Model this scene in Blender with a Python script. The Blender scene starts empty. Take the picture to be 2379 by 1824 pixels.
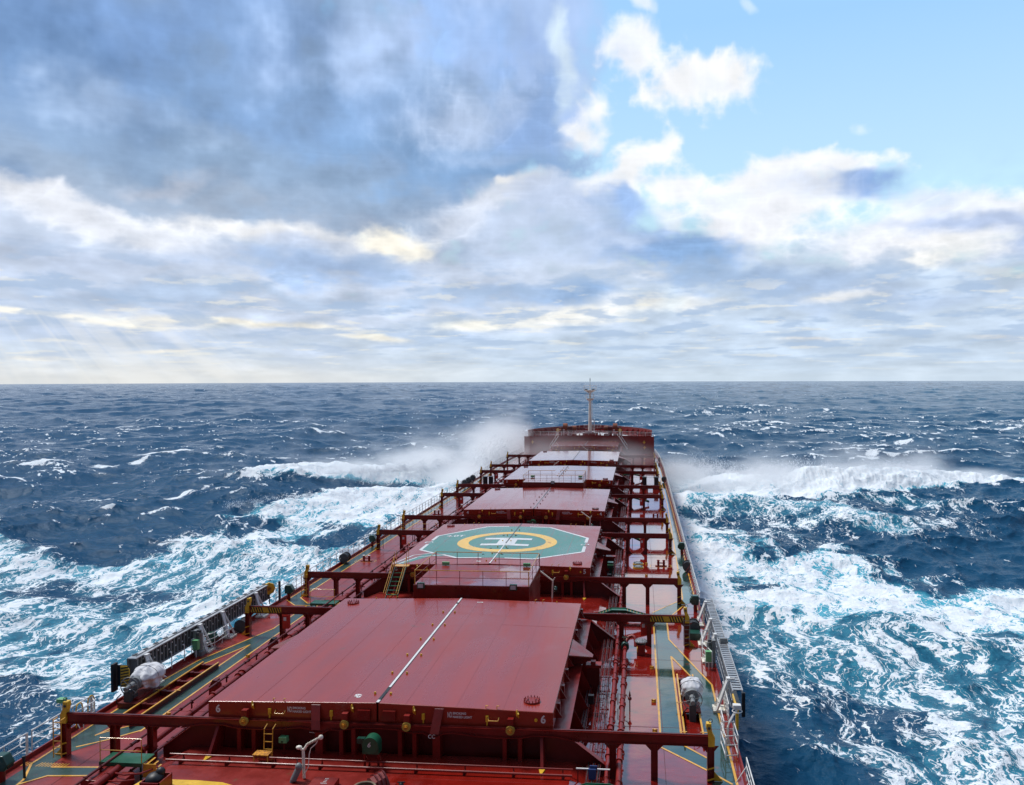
import bpy, bmesh, math, random
import numpy as np
from mathutils import Vector, Matrix
random.seed(7)
SC = bpy.context.scene
COL = SC.collection
R_ = math.radians

# ---------------------------------------------------------------- mesh helpers
class MB:
    def __init__(s): s.v = []; s.f = []
    def add(s, vs, fs):
        n = len(s.v); s.v += [tuple(map(float, p)) for p in vs]; s.f += [tuple(n + i for i in f) for f in fs]; return s
    def box(s, x0, x1, y0, y1, z0, z1):
        return s.add([(x0,y0,z0),(x1,y0,z0),(x1,y1,z0),(x0,y1,z0),(x0,y0,z1),(x1,y0,z1),(x1,y1,z1),(x0,y1,z1)],
                     [(0,3,2,1),(4,5,6,7),(0,1,5,4),(1,2,6,5),(2,3,7,6),(3,0,4,7)])
    def bar(s, p, q, w, h, up=(0,0,1)):
        p = Vector(p); q = Vector(q); d = (q - p).normalized(); u = Vector(up)
        if abs(d.dot(u)) > .98: u = Vector((0,1,0))
        a = d.cross(u).normalized() * (w/2); b = a.cross(d).normalized() * (h/2)
        return s.add([p-a-b, p+a-b, p+a+b, p-a+b, q-a-b, q+a-b, q+a+b, q-a+b],
                     [(0,1,2,3),(7,6,5,4),(4,5,1,0),(5,6,2,1),(6,7,3,2),(7,4,0,3)])
    def tube(s, p, q, r, n=8, r2=None):
        p = Vector(p); q = Vector(q); r2 = r if r2 is None else r2
        d = (q - p)
        if d.length < 1e-6: return s
        d.normalize(); u = Vector((0,0,1)) if abs(d.z) < .9 else Vector((0,1,0))
        a = d.cross(u).normalized(); b = a.cross(d)
        vs = []
        for c, rr in ((p, r), (q, r2)):
            for i in range(n):
                t = 2*math.pi*i/n; vs.append(c + a*(math.cos(t)*rr) + b*(math.sin(t)*rr))
        fs = [(i, (i+1) % n, n+(i+1) % n, n+i) for i in range(n)] + [tuple(range(n-1,-1,-1)), tuple(range(n, 2*n))]
        return s.add(vs, fs)
    def path(s, pts, r, n=8):
        pts = [Vector(p) for p in pts]; m = len(pts); vs = []
        pa = None
        for i, c in enumerate(pts):
            d = (pts[min(i+1, m-1)] - pts[max(i-1, 0)]).normalized()
            if pa is None:
                u = Vector((0,0,1)) if abs(d.z) < .9 else Vector((0,1,0)); a = d.cross(u).normalized()
            else: a = (pa - d*pa.dot(d)).normalized()
            pa = a; b = a.cross(d)
            for k in range(n):
                t = 2*math.pi*k/n; vs.append(c + a*(math.cos(t)*r) + b*(math.sin(t)*r))
        fs = [(i*n+k, i*n+(k+1) % n, (i+1)*n+(k+1) % n, (i+1)*n+k) for i in range(m-1) for k in range(n)]
        fs += [tuple(range(n-1,-1,-1)), tuple(range((m-1)*n, m*n))]
        return s.add(vs, fs)
    def prism(s, pts, off):
        pts = [Vector(p) for p in pts]; o = Vector(off); n = len(pts)
        return s.add(pts + [p + o for p in pts], [tuple(range(n-1,-1,-1)), tuple(range(n, 2*n))] + [(i, (i+1) % n, n+(i+1) % n, n+i) for i in range(n)])
    def face(s, pts): return s.add(pts, [tuple(range(len(pts)))])
    def disc(s, c, r, h, n=24, axis='z'):
        c = Vector(c); e = {'z': Vector((0,0,h)), 'y': Vector((0,h,0)), 'x': Vector((h,0,0))}[axis]
        return s.tube(c, c + e, r, n)
    def sphere(s, c, r, n=10, m=6, sx=1, sy=1, sz=1):
        vs = []; fs = []
        for j in range(m+1):
            ph = math.pi*j/m
            for i in range(n):
                t = 2*math.pi*i/n
                vs.append((c[0]+sx*r*math.sin(ph)*math.cos(t), c[1]+sy*r*math.sin(ph)*math.sin(t), c[2]+sz*r*math.cos(ph)))
        for j in range(m):
            for i in range(n): fs.append((j*n+i, (j+1)*n+i, (j+1)*n+(i+1) % n, j*n+(i+1) % n))
        return s.add(vs, fs)
    def torus(s, c, R, r, axis='z', n=20, m=6, a0=0, a1=2*math.pi):
        c = Vector(c); pts = []
        ax = {'z': (Vector((1,0,0)), Vector((0,1,0))), 'y': (Vector((1,0,0)), Vector((0,0,1))), 'x': (Vector((0,1,0)), Vector((0,0,1)))}[axis]
        full = abs(a1-a0-2*math.pi) < 1e-6
        for i in range(n+1):
            t = a0 + (a1-a0)*i/n; pts.append(c + ax[0]*(math.cos(t)*R) + ax[1]*(math.sin(t)*R))
        return s.path(pts, r, m)
    def pieces(s):
        n = len(s.v); par = list(range(n))
        def find(a):
            while par[a] != a: par[a] = par[par[a]]; a = par[a]
            return a
        for f in s.f:
            r = find(f[0])
            for i in f[1:]: par[find(i)] = r
        roots = np.array([find(i) for i in range(n)]); u, isl = np.unique(roots, return_inverse=True); k = len(u)
        if k == 1: return [s]
        pts = np.array(s.v); lo = np.full((k,3), np.inf); hi = np.full((k,3), -np.inf)
        np.minimum.at(lo, isl, pts); np.maximum.at(hi, isl, pts); size = (hi-lo).max(axis=1)
        gap = np.maximum(0, np.maximum(lo[:,None]-hi[None], lo[None]-hi[:,None]))
        near = np.sqrt((gap**2).sum(axis=2)) <= np.maximum(.02, .48*np.maximum(size[:,None], size[None]))
        lab = np.arange(k)
        while True:
            new = np.array([lab[near[i]].min() for i in range(k)])
            if (new == lab).all(): break
            lab = new
        g = lab[isl]; ids = np.unique(g)
        if len(ids) == 1 or len(ids) > 60: return [s]
        out = []
        for q in ids:
            idx = np.nonzero(g == q)[0]; mp = {int(i): j for j, i in enumerate(idx)}; m = MB()
            m.v = [s.v[i] for i in idx]; m.f = [tuple(mp[i] for i in f) for f in s.f if f[0] in mp]; out.append(m)
        return out
    def build(s, name, mat, parent=None, smooth=False, bevel=0):
        res = None
        for p in (s.pieces() if parent is not None else [s]):
            o = p.build1(name, mat, parent, smooth, bevel); res = res or o
        return res
    def build1(s, name, mat, parent=None, smooth=False, bevel=0):
        me = bpy.data.meshes.new(name); org = Vector(parent['_o']) if parent is not None and '_o' in parent else Vector((0,0,0))
        me.from_pydata([tuple(Vector(p) - org) for p in s.v], [], s.f); me.update()
        bm = bmesh.new(); bm.from_mesh(me)
        bmesh.ops.recalc_face_normals(bm, faces=bm.faces); bm.to_mesh(me); bm.free()
        o = bpy.data.objects.new(name, me); COL.objects.link(o)
        me.materials.append(M[mat])
        if smooth:
            for p in me.polygons: p.use_smooth = True
            me.set_sharp_from_angle(angle=R_(40))
        if bevel:
            b = o.modifiers.new('bevel', 'BEVEL'); b.width = bevel; b.segments = 2; b.limit_method = 'ANGLE'; b.angle_limit = R_(40)
        if parent is not None: o.parent = parent
        return o

def thing(name, label, cat, o=(0,0,0), group=None, kind=None):
    e = bpy.data.objects.new(name, None); COL.objects.link(e); e.location = o; e['_o'] = list(o); e.empty_display_size = .2
    e['label'] = label; e['category'] = cat
    if group: e['group'] = group
    if kind: e['kind'] = kind
    return e
def sub(parent_part, mb, name, mat, **k):
    # a sub-part: mesh coordinates follow the thing's origin
    root = parent_part.parent
    res = None
    for p in mb.pieces():
        o = p.build1(name, mat, root, **k); o.parent = parent_part; res = res or o
    return res
def copy_tree(o, label=None, dx=0, dy=0, dz=0, mx=None):
    c = o.copy(); COL.objects.link(c)
    c.location = (o.location[0]+dx, o.location[1]+dy, o.location[2]+dz)
    if label: c['label'] = label
    for ch in list(o.children):
        k = ch.copy(); COL.objects.link(k); k.parent = c
        for g in ch.children:
            q = g.copy(); COL.objects.link(q); q.parent = k
    return c
FONTS = []
def text(s, size, loc, rot, mat, parent=None, name='painted_number', sx=1, ext=.002, align='CENTER', bold=0, shear=0):
    cu = bpy.data.curves.new(name, 'FONT'); cu.body = s; cu.size = size; cu.extrude = ext; cu.align_x = align; cu.align_y = 'CENTER'
    cu.offset = bold; cu.shear = shear; cu.resolution_u = 3
    tmp = bpy.data.objects.new('tmp_text', cu); COL.objects.link(tmp)
    me = bpy.data.meshes.new_from_object(tmp.evaluated_get(bpy.context.evaluated_depsgraph_get())); me.name = name
    bpy.data.objects.remove(tmp); bpy.data.curves.remove(cu)
    o = bpy.data.objects.new(name, me); COL.objects.link(o); me.materials.clear(); me.materials.append(M[mat])
    o.rotation_euler = rot; o.scale = (sx, 1, 1)
    if parent is not None:
        root = parent if '_o' in parent else parent.parent
        o.parent = parent; o.location = Vector(loc) - Vector(root['_o'])
    else: o.location = loc
    return o

# ---------------------------------------------------------------- materials
M = {}
def nodes(name):
    m = bpy.data.materials.new(name); m.use_nodes = True; nt = m.node_tree; nt.nodes.clear(); M[name] = m
    return m, nt
class N:
    def __init__(s, nt): s.nt = nt
    def n(s, t, ins=None, **p):
        k = s.nt.nodes.new(t)
        for a, b in p.items(): setattr(k, a, b)
        for a, b in (ins or {}).items():
            if isinstance(b, bpy.types.NodeSocket): s.nt.links.new(b, k.inputs[a])
            else: k.inputs[a].default_value = b
        return k
    def math(s, op, a, b=0.0, c=None, clamp=False):
        ins = {0: a, 1: b}
        if c is not None: ins[2] = c
        return s.n('ShaderNodeMath', ins, operation=op, use_clamp=clamp).outputs[0]
    def vmath(s, op, a, b=(0,0,0)):
        k = s.n('ShaderNodeVectorMath', {0: a, 1: b}, operation=op)
        return k.outputs['Value'] if op in ('LENGTH', 'DOT_PRODUCT', 'DISTANCE') else k.outputs[0]
    def noise(s, vec, scale, detail=4, rough=.5, dist=0, dim='3D', out='Fac'):
        return s.n('ShaderNodeTexNoise', {'Vector': vec, 'Scale': scale, 'Detail': detail, 'Roughness': rough, 'Distortion': dist}, noise_dimensions=dim).outputs[out]
    def mapr(s, v, a, b, c=0.0, d=1.0, smooth=True):
        return s.n('ShaderNodeMapRange', {'Value': v, 'From Min': a, 'From Max': b, 'To Min': c, 'To Max': d}, interpolation_type='SMOOTHSTEP' if smooth else 'LINEAR').outputs[0]
    def mix(s, f, a, b, bt='MIX'):
        k = s.nt.nodes.new('ShaderNodeMix'); k.data_type = 'RGBA'; k.blend_type = bt
        for i, v in ((0, f), (6, a), (7, b)):
            if isinstance(v, bpy.types.NodeSocket): s.nt.links.new(v, k.inputs[i])
            else: k.inputs[i].default_value = v if i == 0 else (tuple(v) + (1,) if len(v) == 3 else v)
        return k.outputs[2]
    def mapping(s, vec, scale=(1,1,1), rot=(0,0,0), loc=(0,0,0)):
        return s.n('ShaderNodeMapping', {'Vector': vec, 'Scale': scale, 'Rotation': rot, 'Location': loc}).outputs[0]
    def geo(s): return s.n('ShaderNodeNewGeometry').outputs['Position']

def paint(name, col, rough=.4, var=.25, wear=None, wear_amt=.0, metal=0, bump=.15, bscale=6, spec=.5, wet=0.0):
    m, nt = nodes(name); g = N(nt)
    P = g.geo()
    n1 = g.noise(P, .9, 5, .6); n2 = g.noise(P, 7, 4, .6)
    c = g.mix(g.mapr(n1, .3, .7), tuple(x*(1-var) for x in col), tuple(min(1, x*(1+var*.6)) for x in col))
    c = g.mix(g.mapr(n2, .35, .75, 0, .35), c, tuple(x*.6 for x in col))
    if wear:
        w = g.mapr(g.math('ADD', g.math('MULTIPLY', n2, .5), g.math('MULTIPLY', g.noise(P, 2.3, 6, .7), .5)), .62-wear_amt*.15, .7-wear_amt*.12, 0, wear_amt)
        c = g.mix(w, c, wear)
    r = g.mapr(n1, .25, .75, rough*.65, min(1, rough*1.3))
    b = g.n('ShaderNodeBump', {'Strength': bump, 'Distance': .01, 'Height': g.noise(P, bscale, 4)})
    bs = g.n('ShaderNodeBsdfPrincipled', {'Base Color': c, 'Roughness': r, 'Metallic': metal, 'Normal': b.outputs[0], 'Specular IOR Level': spec, 'Coat Weight': wet, 'Coat Roughness': .06})
    out = g.n('ShaderNodeOutputMaterial', {'Surface': bs.outputs[0]})
    return m

def deck_paint(name, col, r_dry, r_wet, puddle=.5, bump=.25, streak=False, stain=None, seam=False, coat=.95, worn=None):
    m, nt = nodes(name); g = N(nt); P = g.geo()
    st = g.mapping(P, (1, .16, 1)) if streak else P
    big = g.noise(g.mapping(P, (1, .6, 1)), .22, 4, .55)
    mid = g.noise(st, 1.1, 6, .62)
    fine = g.noise(P, 14, 4, .6)
    if not streak: big = g.math('ADD', g.math('MULTIPLY', big, .62), g.math('MULTIPLY', g.noise(g.mapping(P, (1, .8, 1)), .75, 6, .68), .38))
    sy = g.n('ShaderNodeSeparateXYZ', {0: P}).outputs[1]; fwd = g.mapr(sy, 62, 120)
    c = g.mix(g.mapr(mid, .3, .72), tuple(x*(.90 if streak else .74) for x in col), tuple(min(1, x*(1.07 if streak else 1.16)) for x in col))
    c = g.mix(g.mapr(fine, .55, .75, 0, .3), c, tuple(x*.62 for x in col))
    c = g.mix(g.mapr(g.noise(P, 3.2, 7, .75), .62, .74, 0, .35), c, stain or tuple(min(1, x*1.25+.03) for x in col))
    vo = g.n('ShaderNodeTexVoronoi', {'Vector': g.vmath('ADD', P, g.n('ShaderNodeVectorMath', {0: g.n('ShaderNodeTexNoise', {'Vector': P, 'Scale': 1.5, 'Detail': 4}).outputs['Color'], 'Scale': 1.2}, operation='SCALE').outputs[0]), 'Scale': .55, 'Randomness': 1.0}, feature='F1').outputs['Distance']
    rust = g.math('MULTIPLY', g.mapr(vo, .16, .03), g.mapr(g.noise(P, 4.0, 5, .7), .42, .58, 0, .8))
    c = g.mix(rust, c, (.16, .05, .02))
    scuff = g.mapr(g.noise(g.mapping(P, (.8, 2.4, 1), (0,0,.5)), 2.0, 8, .8), .62, .70, 0, .30)
    c = g.mix(scuff, c, tuple(min(1, x*1.1+.10) for x in col))
    sx = g.n('ShaderNodeSeparateXYZ', {0: P}).outputs[0]
    if not streak: big = g.math('ADD', big, g.mapr(sx, -6, 9.5, -.28, -.035))
    if worn:
        wm = g.mapr(g.noise(g.mapping(P, (1, .7, 1)), 2.6, 7, .78), .56, .64, 0, .62)
        c = g.mix(wm, c, worn)
    wetm = g.mapr(big, .5-puddle*.25, .62-puddle*.25)
    r = g.n('ShaderNodeMix', {0: wetm, 2: r_dry, 3: r_wet}).outputs[0]
    r = g.math('ADD', r, g.mapr(mid, .35, .8, -.03, .09))
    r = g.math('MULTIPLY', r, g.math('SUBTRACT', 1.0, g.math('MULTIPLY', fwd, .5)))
    hb = g.math('ADD', g.math('MULTIPLY', g.noise(g.mapping(P, (1, 1.6, 1)), 1.3, 3, .5), 1.0), g.math('MULTIPLY', g.noise(P, 9, 3), .12))
    b = g.n('ShaderNodeBump', {'Strength': bump, 'Distance': .03, 'Height': hb})
    bs = g.n('ShaderNodeBsdfPrincipled', {'Base Color': c, 'Roughness': r, 'Normal': b.outputs[0], 'Specular IOR Level': .5,
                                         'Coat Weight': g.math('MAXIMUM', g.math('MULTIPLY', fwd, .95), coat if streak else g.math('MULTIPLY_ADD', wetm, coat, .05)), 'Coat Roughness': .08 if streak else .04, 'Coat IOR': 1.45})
    g.n('ShaderNodeOutputMaterial', {'Surface': bs.outputs[0]})
    return m

deck_paint('red_deck', (.235, .012, .007), .36, .05, .9, .28)
deck_paint('hatch_red', (.295, .024, .010), .36, .28, .3, .14, streak=True, coat=.30)
deck_paint('hatch_green', (.03, .21, .155), .34, .28, .3, .12, streak=True, coat=.2, worn=(.24, .06, .04))
deck_paint('hatch_yellow', (.88, .52, .06), .36, .30, .3, .1, streak=True, coat=.2, worn=(.24, .06, .04))
deck_paint('hatch_white', (.72, .73, .71), .36, .30, .3, .1, streak=True, coat=.2, worn=(.24, .06, .04))
deck_paint('green_deck', (.022, .062, .052), .34, .10, .7, .3, coat=.55, worn=(.10, .035, .025))
paint('line_yellow', (.78, .40, .05), .4, .2, (.25,.05,.02), .5, wet=.4)
paint('red_steel', (.20, .009, .006), .36, .25, (.10,.02,.012), .5, wet=.15)
paint('red_side', (.24, .011, .007), .42, .2, (.12,.015,.01), .4)
paint('red_dark', (.13, .010, .008), .4, .25)
paint('red_bright', (.55, .03, .02), .35, .15)
paint('yellow', (.80, .47, .03), .4, .15, (.28,.10,.02), .5)
paint('dull_yellow', (.50, .36, .06), .5, .25, (.25,.10,.03), .6)
paint('orange_rust', (.70, .30, .02), .6, .3, (.22,.07,.02), .9)
paint('white', (.80, .79, .76), .4, .08, (.45,.30,.18), .35)
paint('cream', (.90, .85, .72), .45, .1, (.45,.30,.18), .4)
paint('grey', (.22, .23, .23), .45, .2, (.2,.08,.04), .4)
paint('aluminium', (.50, .51, .52), .42, .2, metal=.5)
paint('dark_grey', (.06, .065, .07), .5, .2)
paint('black', (.012, .012, .014), .5, .2)
paint('dark_green', (.008, .062, .042), .35, .2, (.03,.10,.08), .3, wet=.2)
paint('light_green', (.16, .46, .20), .45, .2, (.1,.25,.12), .4)
paint('platform_green', (.01, .11, .055), .35, .2, (.02,.06,.04), .4, wet=.3)
paint('rope', (.24, .17, .11), .9, .4, bump=.8, bscale=40)
paint('tarp', (.72, .72, .74), .75, .12, (.40,.38,.36), .6, bump=.5, bscale=5)
paint('rust_red', (.24, .07, .035), .7, .3)
paint('house_grey', (.30, .28, .25), .5, .05)  # bridge house wall greyed so it bounces less light onto the hatch ends
paint('lamp_glass', (.55, .58, .60), .15, .1)
paint('blue', (.02, .05, .16), .5, .2)

# ---------------------------------------------------------------- camera
F, CX, CY, YAW, PITCH, ROLL, CAMX, CAMZ = 1905.39, 1314.29, 912.0, .0890, -.0175, -.0031, 11.072, 16.469
fw = Vector((-math.sin(YAW), math.cos(YAW), 0)); rt = Vector((math.cos(YAW), math.sin(YAW), 0)); up = Vector((0,0,1))
f2 = fw*math.cos(PITCH) + up*math.sin(PITCH); u2 = up*math.cos(PITCH) - fw*math.sin(PITCH)
r3 = rt*math.cos(ROLL) + u2*math.sin(ROLL); u3 = u2*math.cos(ROLL) - rt*math.sin(ROLL)
cam = bpy.data.cameras.new('camera'); camo = bpy.data.objects.new('camera', cam); COL.objects.link(camo)
camo.matrix_world = Matrix(((r3.x,u3.x,-f2.x,CAMX),(r3.y,u3.y,-f2.y,0),(r3.z,u3.z,-f2.z,CAMZ),(0,0,0,1)))
cam.sensor_width = 36; cam.sensor_fit = 'HORIZONTAL'; cam.lens = F/2379*36; cam.shift_x = -(CX-1189.5)/2379; cam.clip_start = .3; cam.clip_end = 20000
SC.camera = camo

# ---------------------------------------------------------------- light and sky
SUN_AZ, SUN_EL = -62.0, 60.0      # degrees from the bow (negative = port), elevation
sun = bpy.data.lights.new('sun', 'SUN'); sun.energy = 3.0; sun.angle = R_(16); sun.color = (1, .965, .92)
so = bpy.data.objects.new('sun', sun); COL.objects.link(so)
sd = Vector((math.sin(R_(SUN_AZ))*math.cos(R_(SUN_EL)), math.cos(R_(SUN_AZ))*math.cos(R_(SUN_EL)), math.sin(R_(SUN_EL))))
so.rotation_euler = sd.to_track_quat('Z', 'Y').to_euler(); so.location = (0, 0, 60)

def srgb(r, g_, b): 
    return tuple(((c/255)/12.92 if c/255 <= .04045 else ((c/255+.055)/1.055)**2.4) for c in (r, g_, b))
W = bpy.data.worlds.new('World'); SC.world = W; W.use_nodes = True; nt = W.node_tree; nt.nodes.clear(); g = N(nt)
tc = g.n('ShaderNodeTexCoord').outputs['Generated']
sky = g.n('ShaderNodeTexSky', sky_type='NISHITA', sun_disc=False, sun_elevation=R_(SUN_EL), sun_rotation=R_(SUN_AZ), air_density=1.2, dust_density=.6, ozone_density=2.0).outputs[0]
skyv = g.n('ShaderNodeVectorMath', {0: sky, 'Scale': .10}, operation='SCALE').outputs[0]
sep = g.n('ShaderNodeSeparateXYZ', {0: tc})
X, Y, Zz = sep.outputs
az = g.math('MULTIPLY', g.math('ARCTAN2', X, Y), 180/math.pi)
el = g.math('MULTIPLY', g.math('ARCSINE', Zz), 180/math.pi)
def sky_image(SKY, WID=2240, HGT=860, A0=-48.0, A1=32.0, E0=-1.0, E1=29.0):
    # procedural cloudscape over (azimuth, elevation) in degrees; linear colours
    rg = np.random.default_rng(5)
    def band(n, f0, f1, seed):
        r = np.random.default_rng(seed); k1 = np.fft.fftfreq(n)*n; kx, ky = np.meshgrid(k1, k1); k = np.hypot(kx, ky)
        H = (r.standard_normal((n,n)) + 1j*r.standard_normal((n,n)))*((k >= f0) & (k < f1)); a = np.fft.ifft2(H).real
        return (a/a.std()).astype(np.float32)
    T = [band(512, 22, 46, 100+i) for i in range(3)]
    def look(t, u, v):
        n = 512; u = (u % 1)*n; v = (v % 1)*n; i = np.floor(u).astype(np.int32); j = np.floor(v).astype(np.int32); fu = u-i; fv = v-j
        fu = fu*fu*(3-2*fu); fv = fv*fv*(3-2*fv); i %= n; j %= n; i2 = (i+1) % n; j2 = (j+1) % n
        return (t[j,i]*(1-fu)+t[j,i2]*fu)*(1-fv)+(t[j2,i]*(1-fu)+t[j2,i2]*fu)*fv
    # one unit of (u, v) holds ~32 cells
    def fbm(x, y, octv=6, rough=.55, seed=0, bill=False):
        s = 0; a = 1; tot = 0
        for o in range(octv):
            t = look(T[(seed+o) % 3], x/32+.137*o+seed*.31, y/32+.271*o+seed*.17)
            s = s + a*((1 - 1.25*np.abs(t)) if bill else t); tot += a*a; a *= rough; x = x*2.03+.5; y = y*2.03+.3
        return s/np.sqrt(tot)
    az, el = np.meshgrid(np.linspace(A0, A1, WID), np.linspace(E0, E1, HGT))
    elc = np.maximum(el, 0)+4.5
    # cloud-deck coordinates shrink towards the horizon
    px = az*.46; py = np.log(elc)*10.0
    n1 = fbm(px*.13, py*.16, 5, .5, 1); n2 = fbm(px*.13+9, py*.16+4, 5, .5, 2)
    b1 = fbm(px*.30, py*.34, 5, .50, 0, True); b2 = fbm(px*.9+3, py*.9+7, 4, .5, 1, True)
    f1 = fbm(px*.34+20, py*.40+3, 4, .5, 2)
    wk = np.clip(.30+(el-2)/15*.7, .3, 1)
    def sst(x, a, b): t = np.clip((x-a)/(b-a), 0, 1); return t*t*(3-2*t)
    def srl(c): c = np.array(c)/255.; return np.where(c <= .04045, c/12.92, ((c+.055)/1.055)**2.4)
    # relief: billows lit from the upper left
    b0 = fbm(px*.30, py*.34, 2, .4, 0, True); gy, gx = np.gradient(b0); q_ = WID/1400; rel = np.tanh((gy*.8 - gx*.45)*7.0*q_)
    l0 = fbm(px*.2+20, py*.3+3, 2, .4, 2); gy, gx = np.gradient(l0); relL = np.tanh((gy*.8-gx*.3)*8*q_)
    t = np.clip((el-7)/16, 0, 1)[...,None]
    col = srl((210,243,254))*(1-t) + srl((163,211,254))*t
    col = col*(1-.35*np.clip((el-24)/20,0,1)[...,None])
    for (a, e, ra, re, rot, s0, s1, op, c, w) in SKY:
        if w:
            x = az + wk*(n1*.6 + f1*.3) - a; y = el + wk*(n2*.35+f1*.15) - e
        else:
            x = az + wk*(n1*.95+f1*.4) - a; y = el + wk*(n2*.8+f1*.35) - e
        r = math.radians(rot); X = (x*math.cos(r)+y*math.sin(r))/ra; Y = (-x*math.sin(r)+y*math.cos(r))/re
        l = np.hypot(X, Y)
        if w: 
            sc = min(1, (re/1.6)**.5); l = l - (.15*b1+.06*b2)*(.5+.5*wk)
            l += .0
        else: l = l - .10*f1 - .05*b1
        m = sst(l, s1, s0)*op
        cc = srl(c)
        lum = cc.mean()
        k = (.03 if lum > .8 else .06) if w else .02
        tone = 1 + k*(rel if w else .5*rel+relL) + (.04*f1 if not w else .05*b1)
        if w and lum > .75:   # sunlit rims, faintly shaded cores
            tone = tone + .05*sst(l, s0, s1)
        m = m[...,None]; col = col*(1-m) + np.clip(cc*tone[...,None], 0, 1.05)*m
    # whole-deck texture
    cover = np.maximum(sst(el, 15, 9), sst(az, -3, -14))
    d = 1 + cover*(.035*n1 + .03*f1 + .008*rel + .012*relL + .034*b1 + .018*b2)
    col = col*d[...,None]
    # broken bands low over the horizon
    hx = az*.16; hy = np.log(np.maximum(el,0)+1.1)*5.2
    g1 = fbm(hx*.75, hy*.9, 6, .6, 2); g2 = fbm(hx*.8+5, hy*.7+8, 5, .55, 1)
    m = sst(g2, .0, 1.6)*sst(el, 9.5, 6)*sst(el, .5, 1.8)*.7; m = m[...,None]; col = col*(1-m) + srl((170,193,222))*m
    m = (sst(g1, .9, 2.1)*sst(el, 8, 5)*sst(el, .15, .9)*.42)[...,None]; col = col*(1-m) + srl((255,249,230))*m
    # slanting sun shafts on the port side
    th = np.arctan2(az+47, 17-el); s_ = np.interp(th, np.linspace(-.5, 2.2, 400), np.convolve(np.random.default_rng(3).standard_normal(400), np.ones(6)/6, 'same'))
    m = (sst(s_, -.15, .75)*sst(el, 5.2, 2.6)*sst(az, -12, -26)*.42)[...,None]; col = col*(1-m) + srl((240,240,238))*m
    m = (sst(-s_, .1, .6)*sst(el, 4.4, 3.0)*sst(az, -16, -26)*.28)[...,None]; col = col*(1-m) + srl((186,202,226))*m
    hz = np.exp(-np.maximum(el,0)/1.8)[...,None]*.6; hc = srl((236,234,226))*(sst(az,0,-30)[...,None]) + srl((206,222,234))*(1-sst(az,0,-30)[...,None])
    col = col*(1-hz) + hc*hz
    lum = col.mean(axis=-1, keepdims=True); col = lum + (col-lum)*.98; col = col*np.array([1.0, 1.01, 1.03])
    col = .66 + (col-.66)*(1 + .05*cover[...,None])
    return np.clip(col, 0, 1.05).astype(np.float32)

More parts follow.
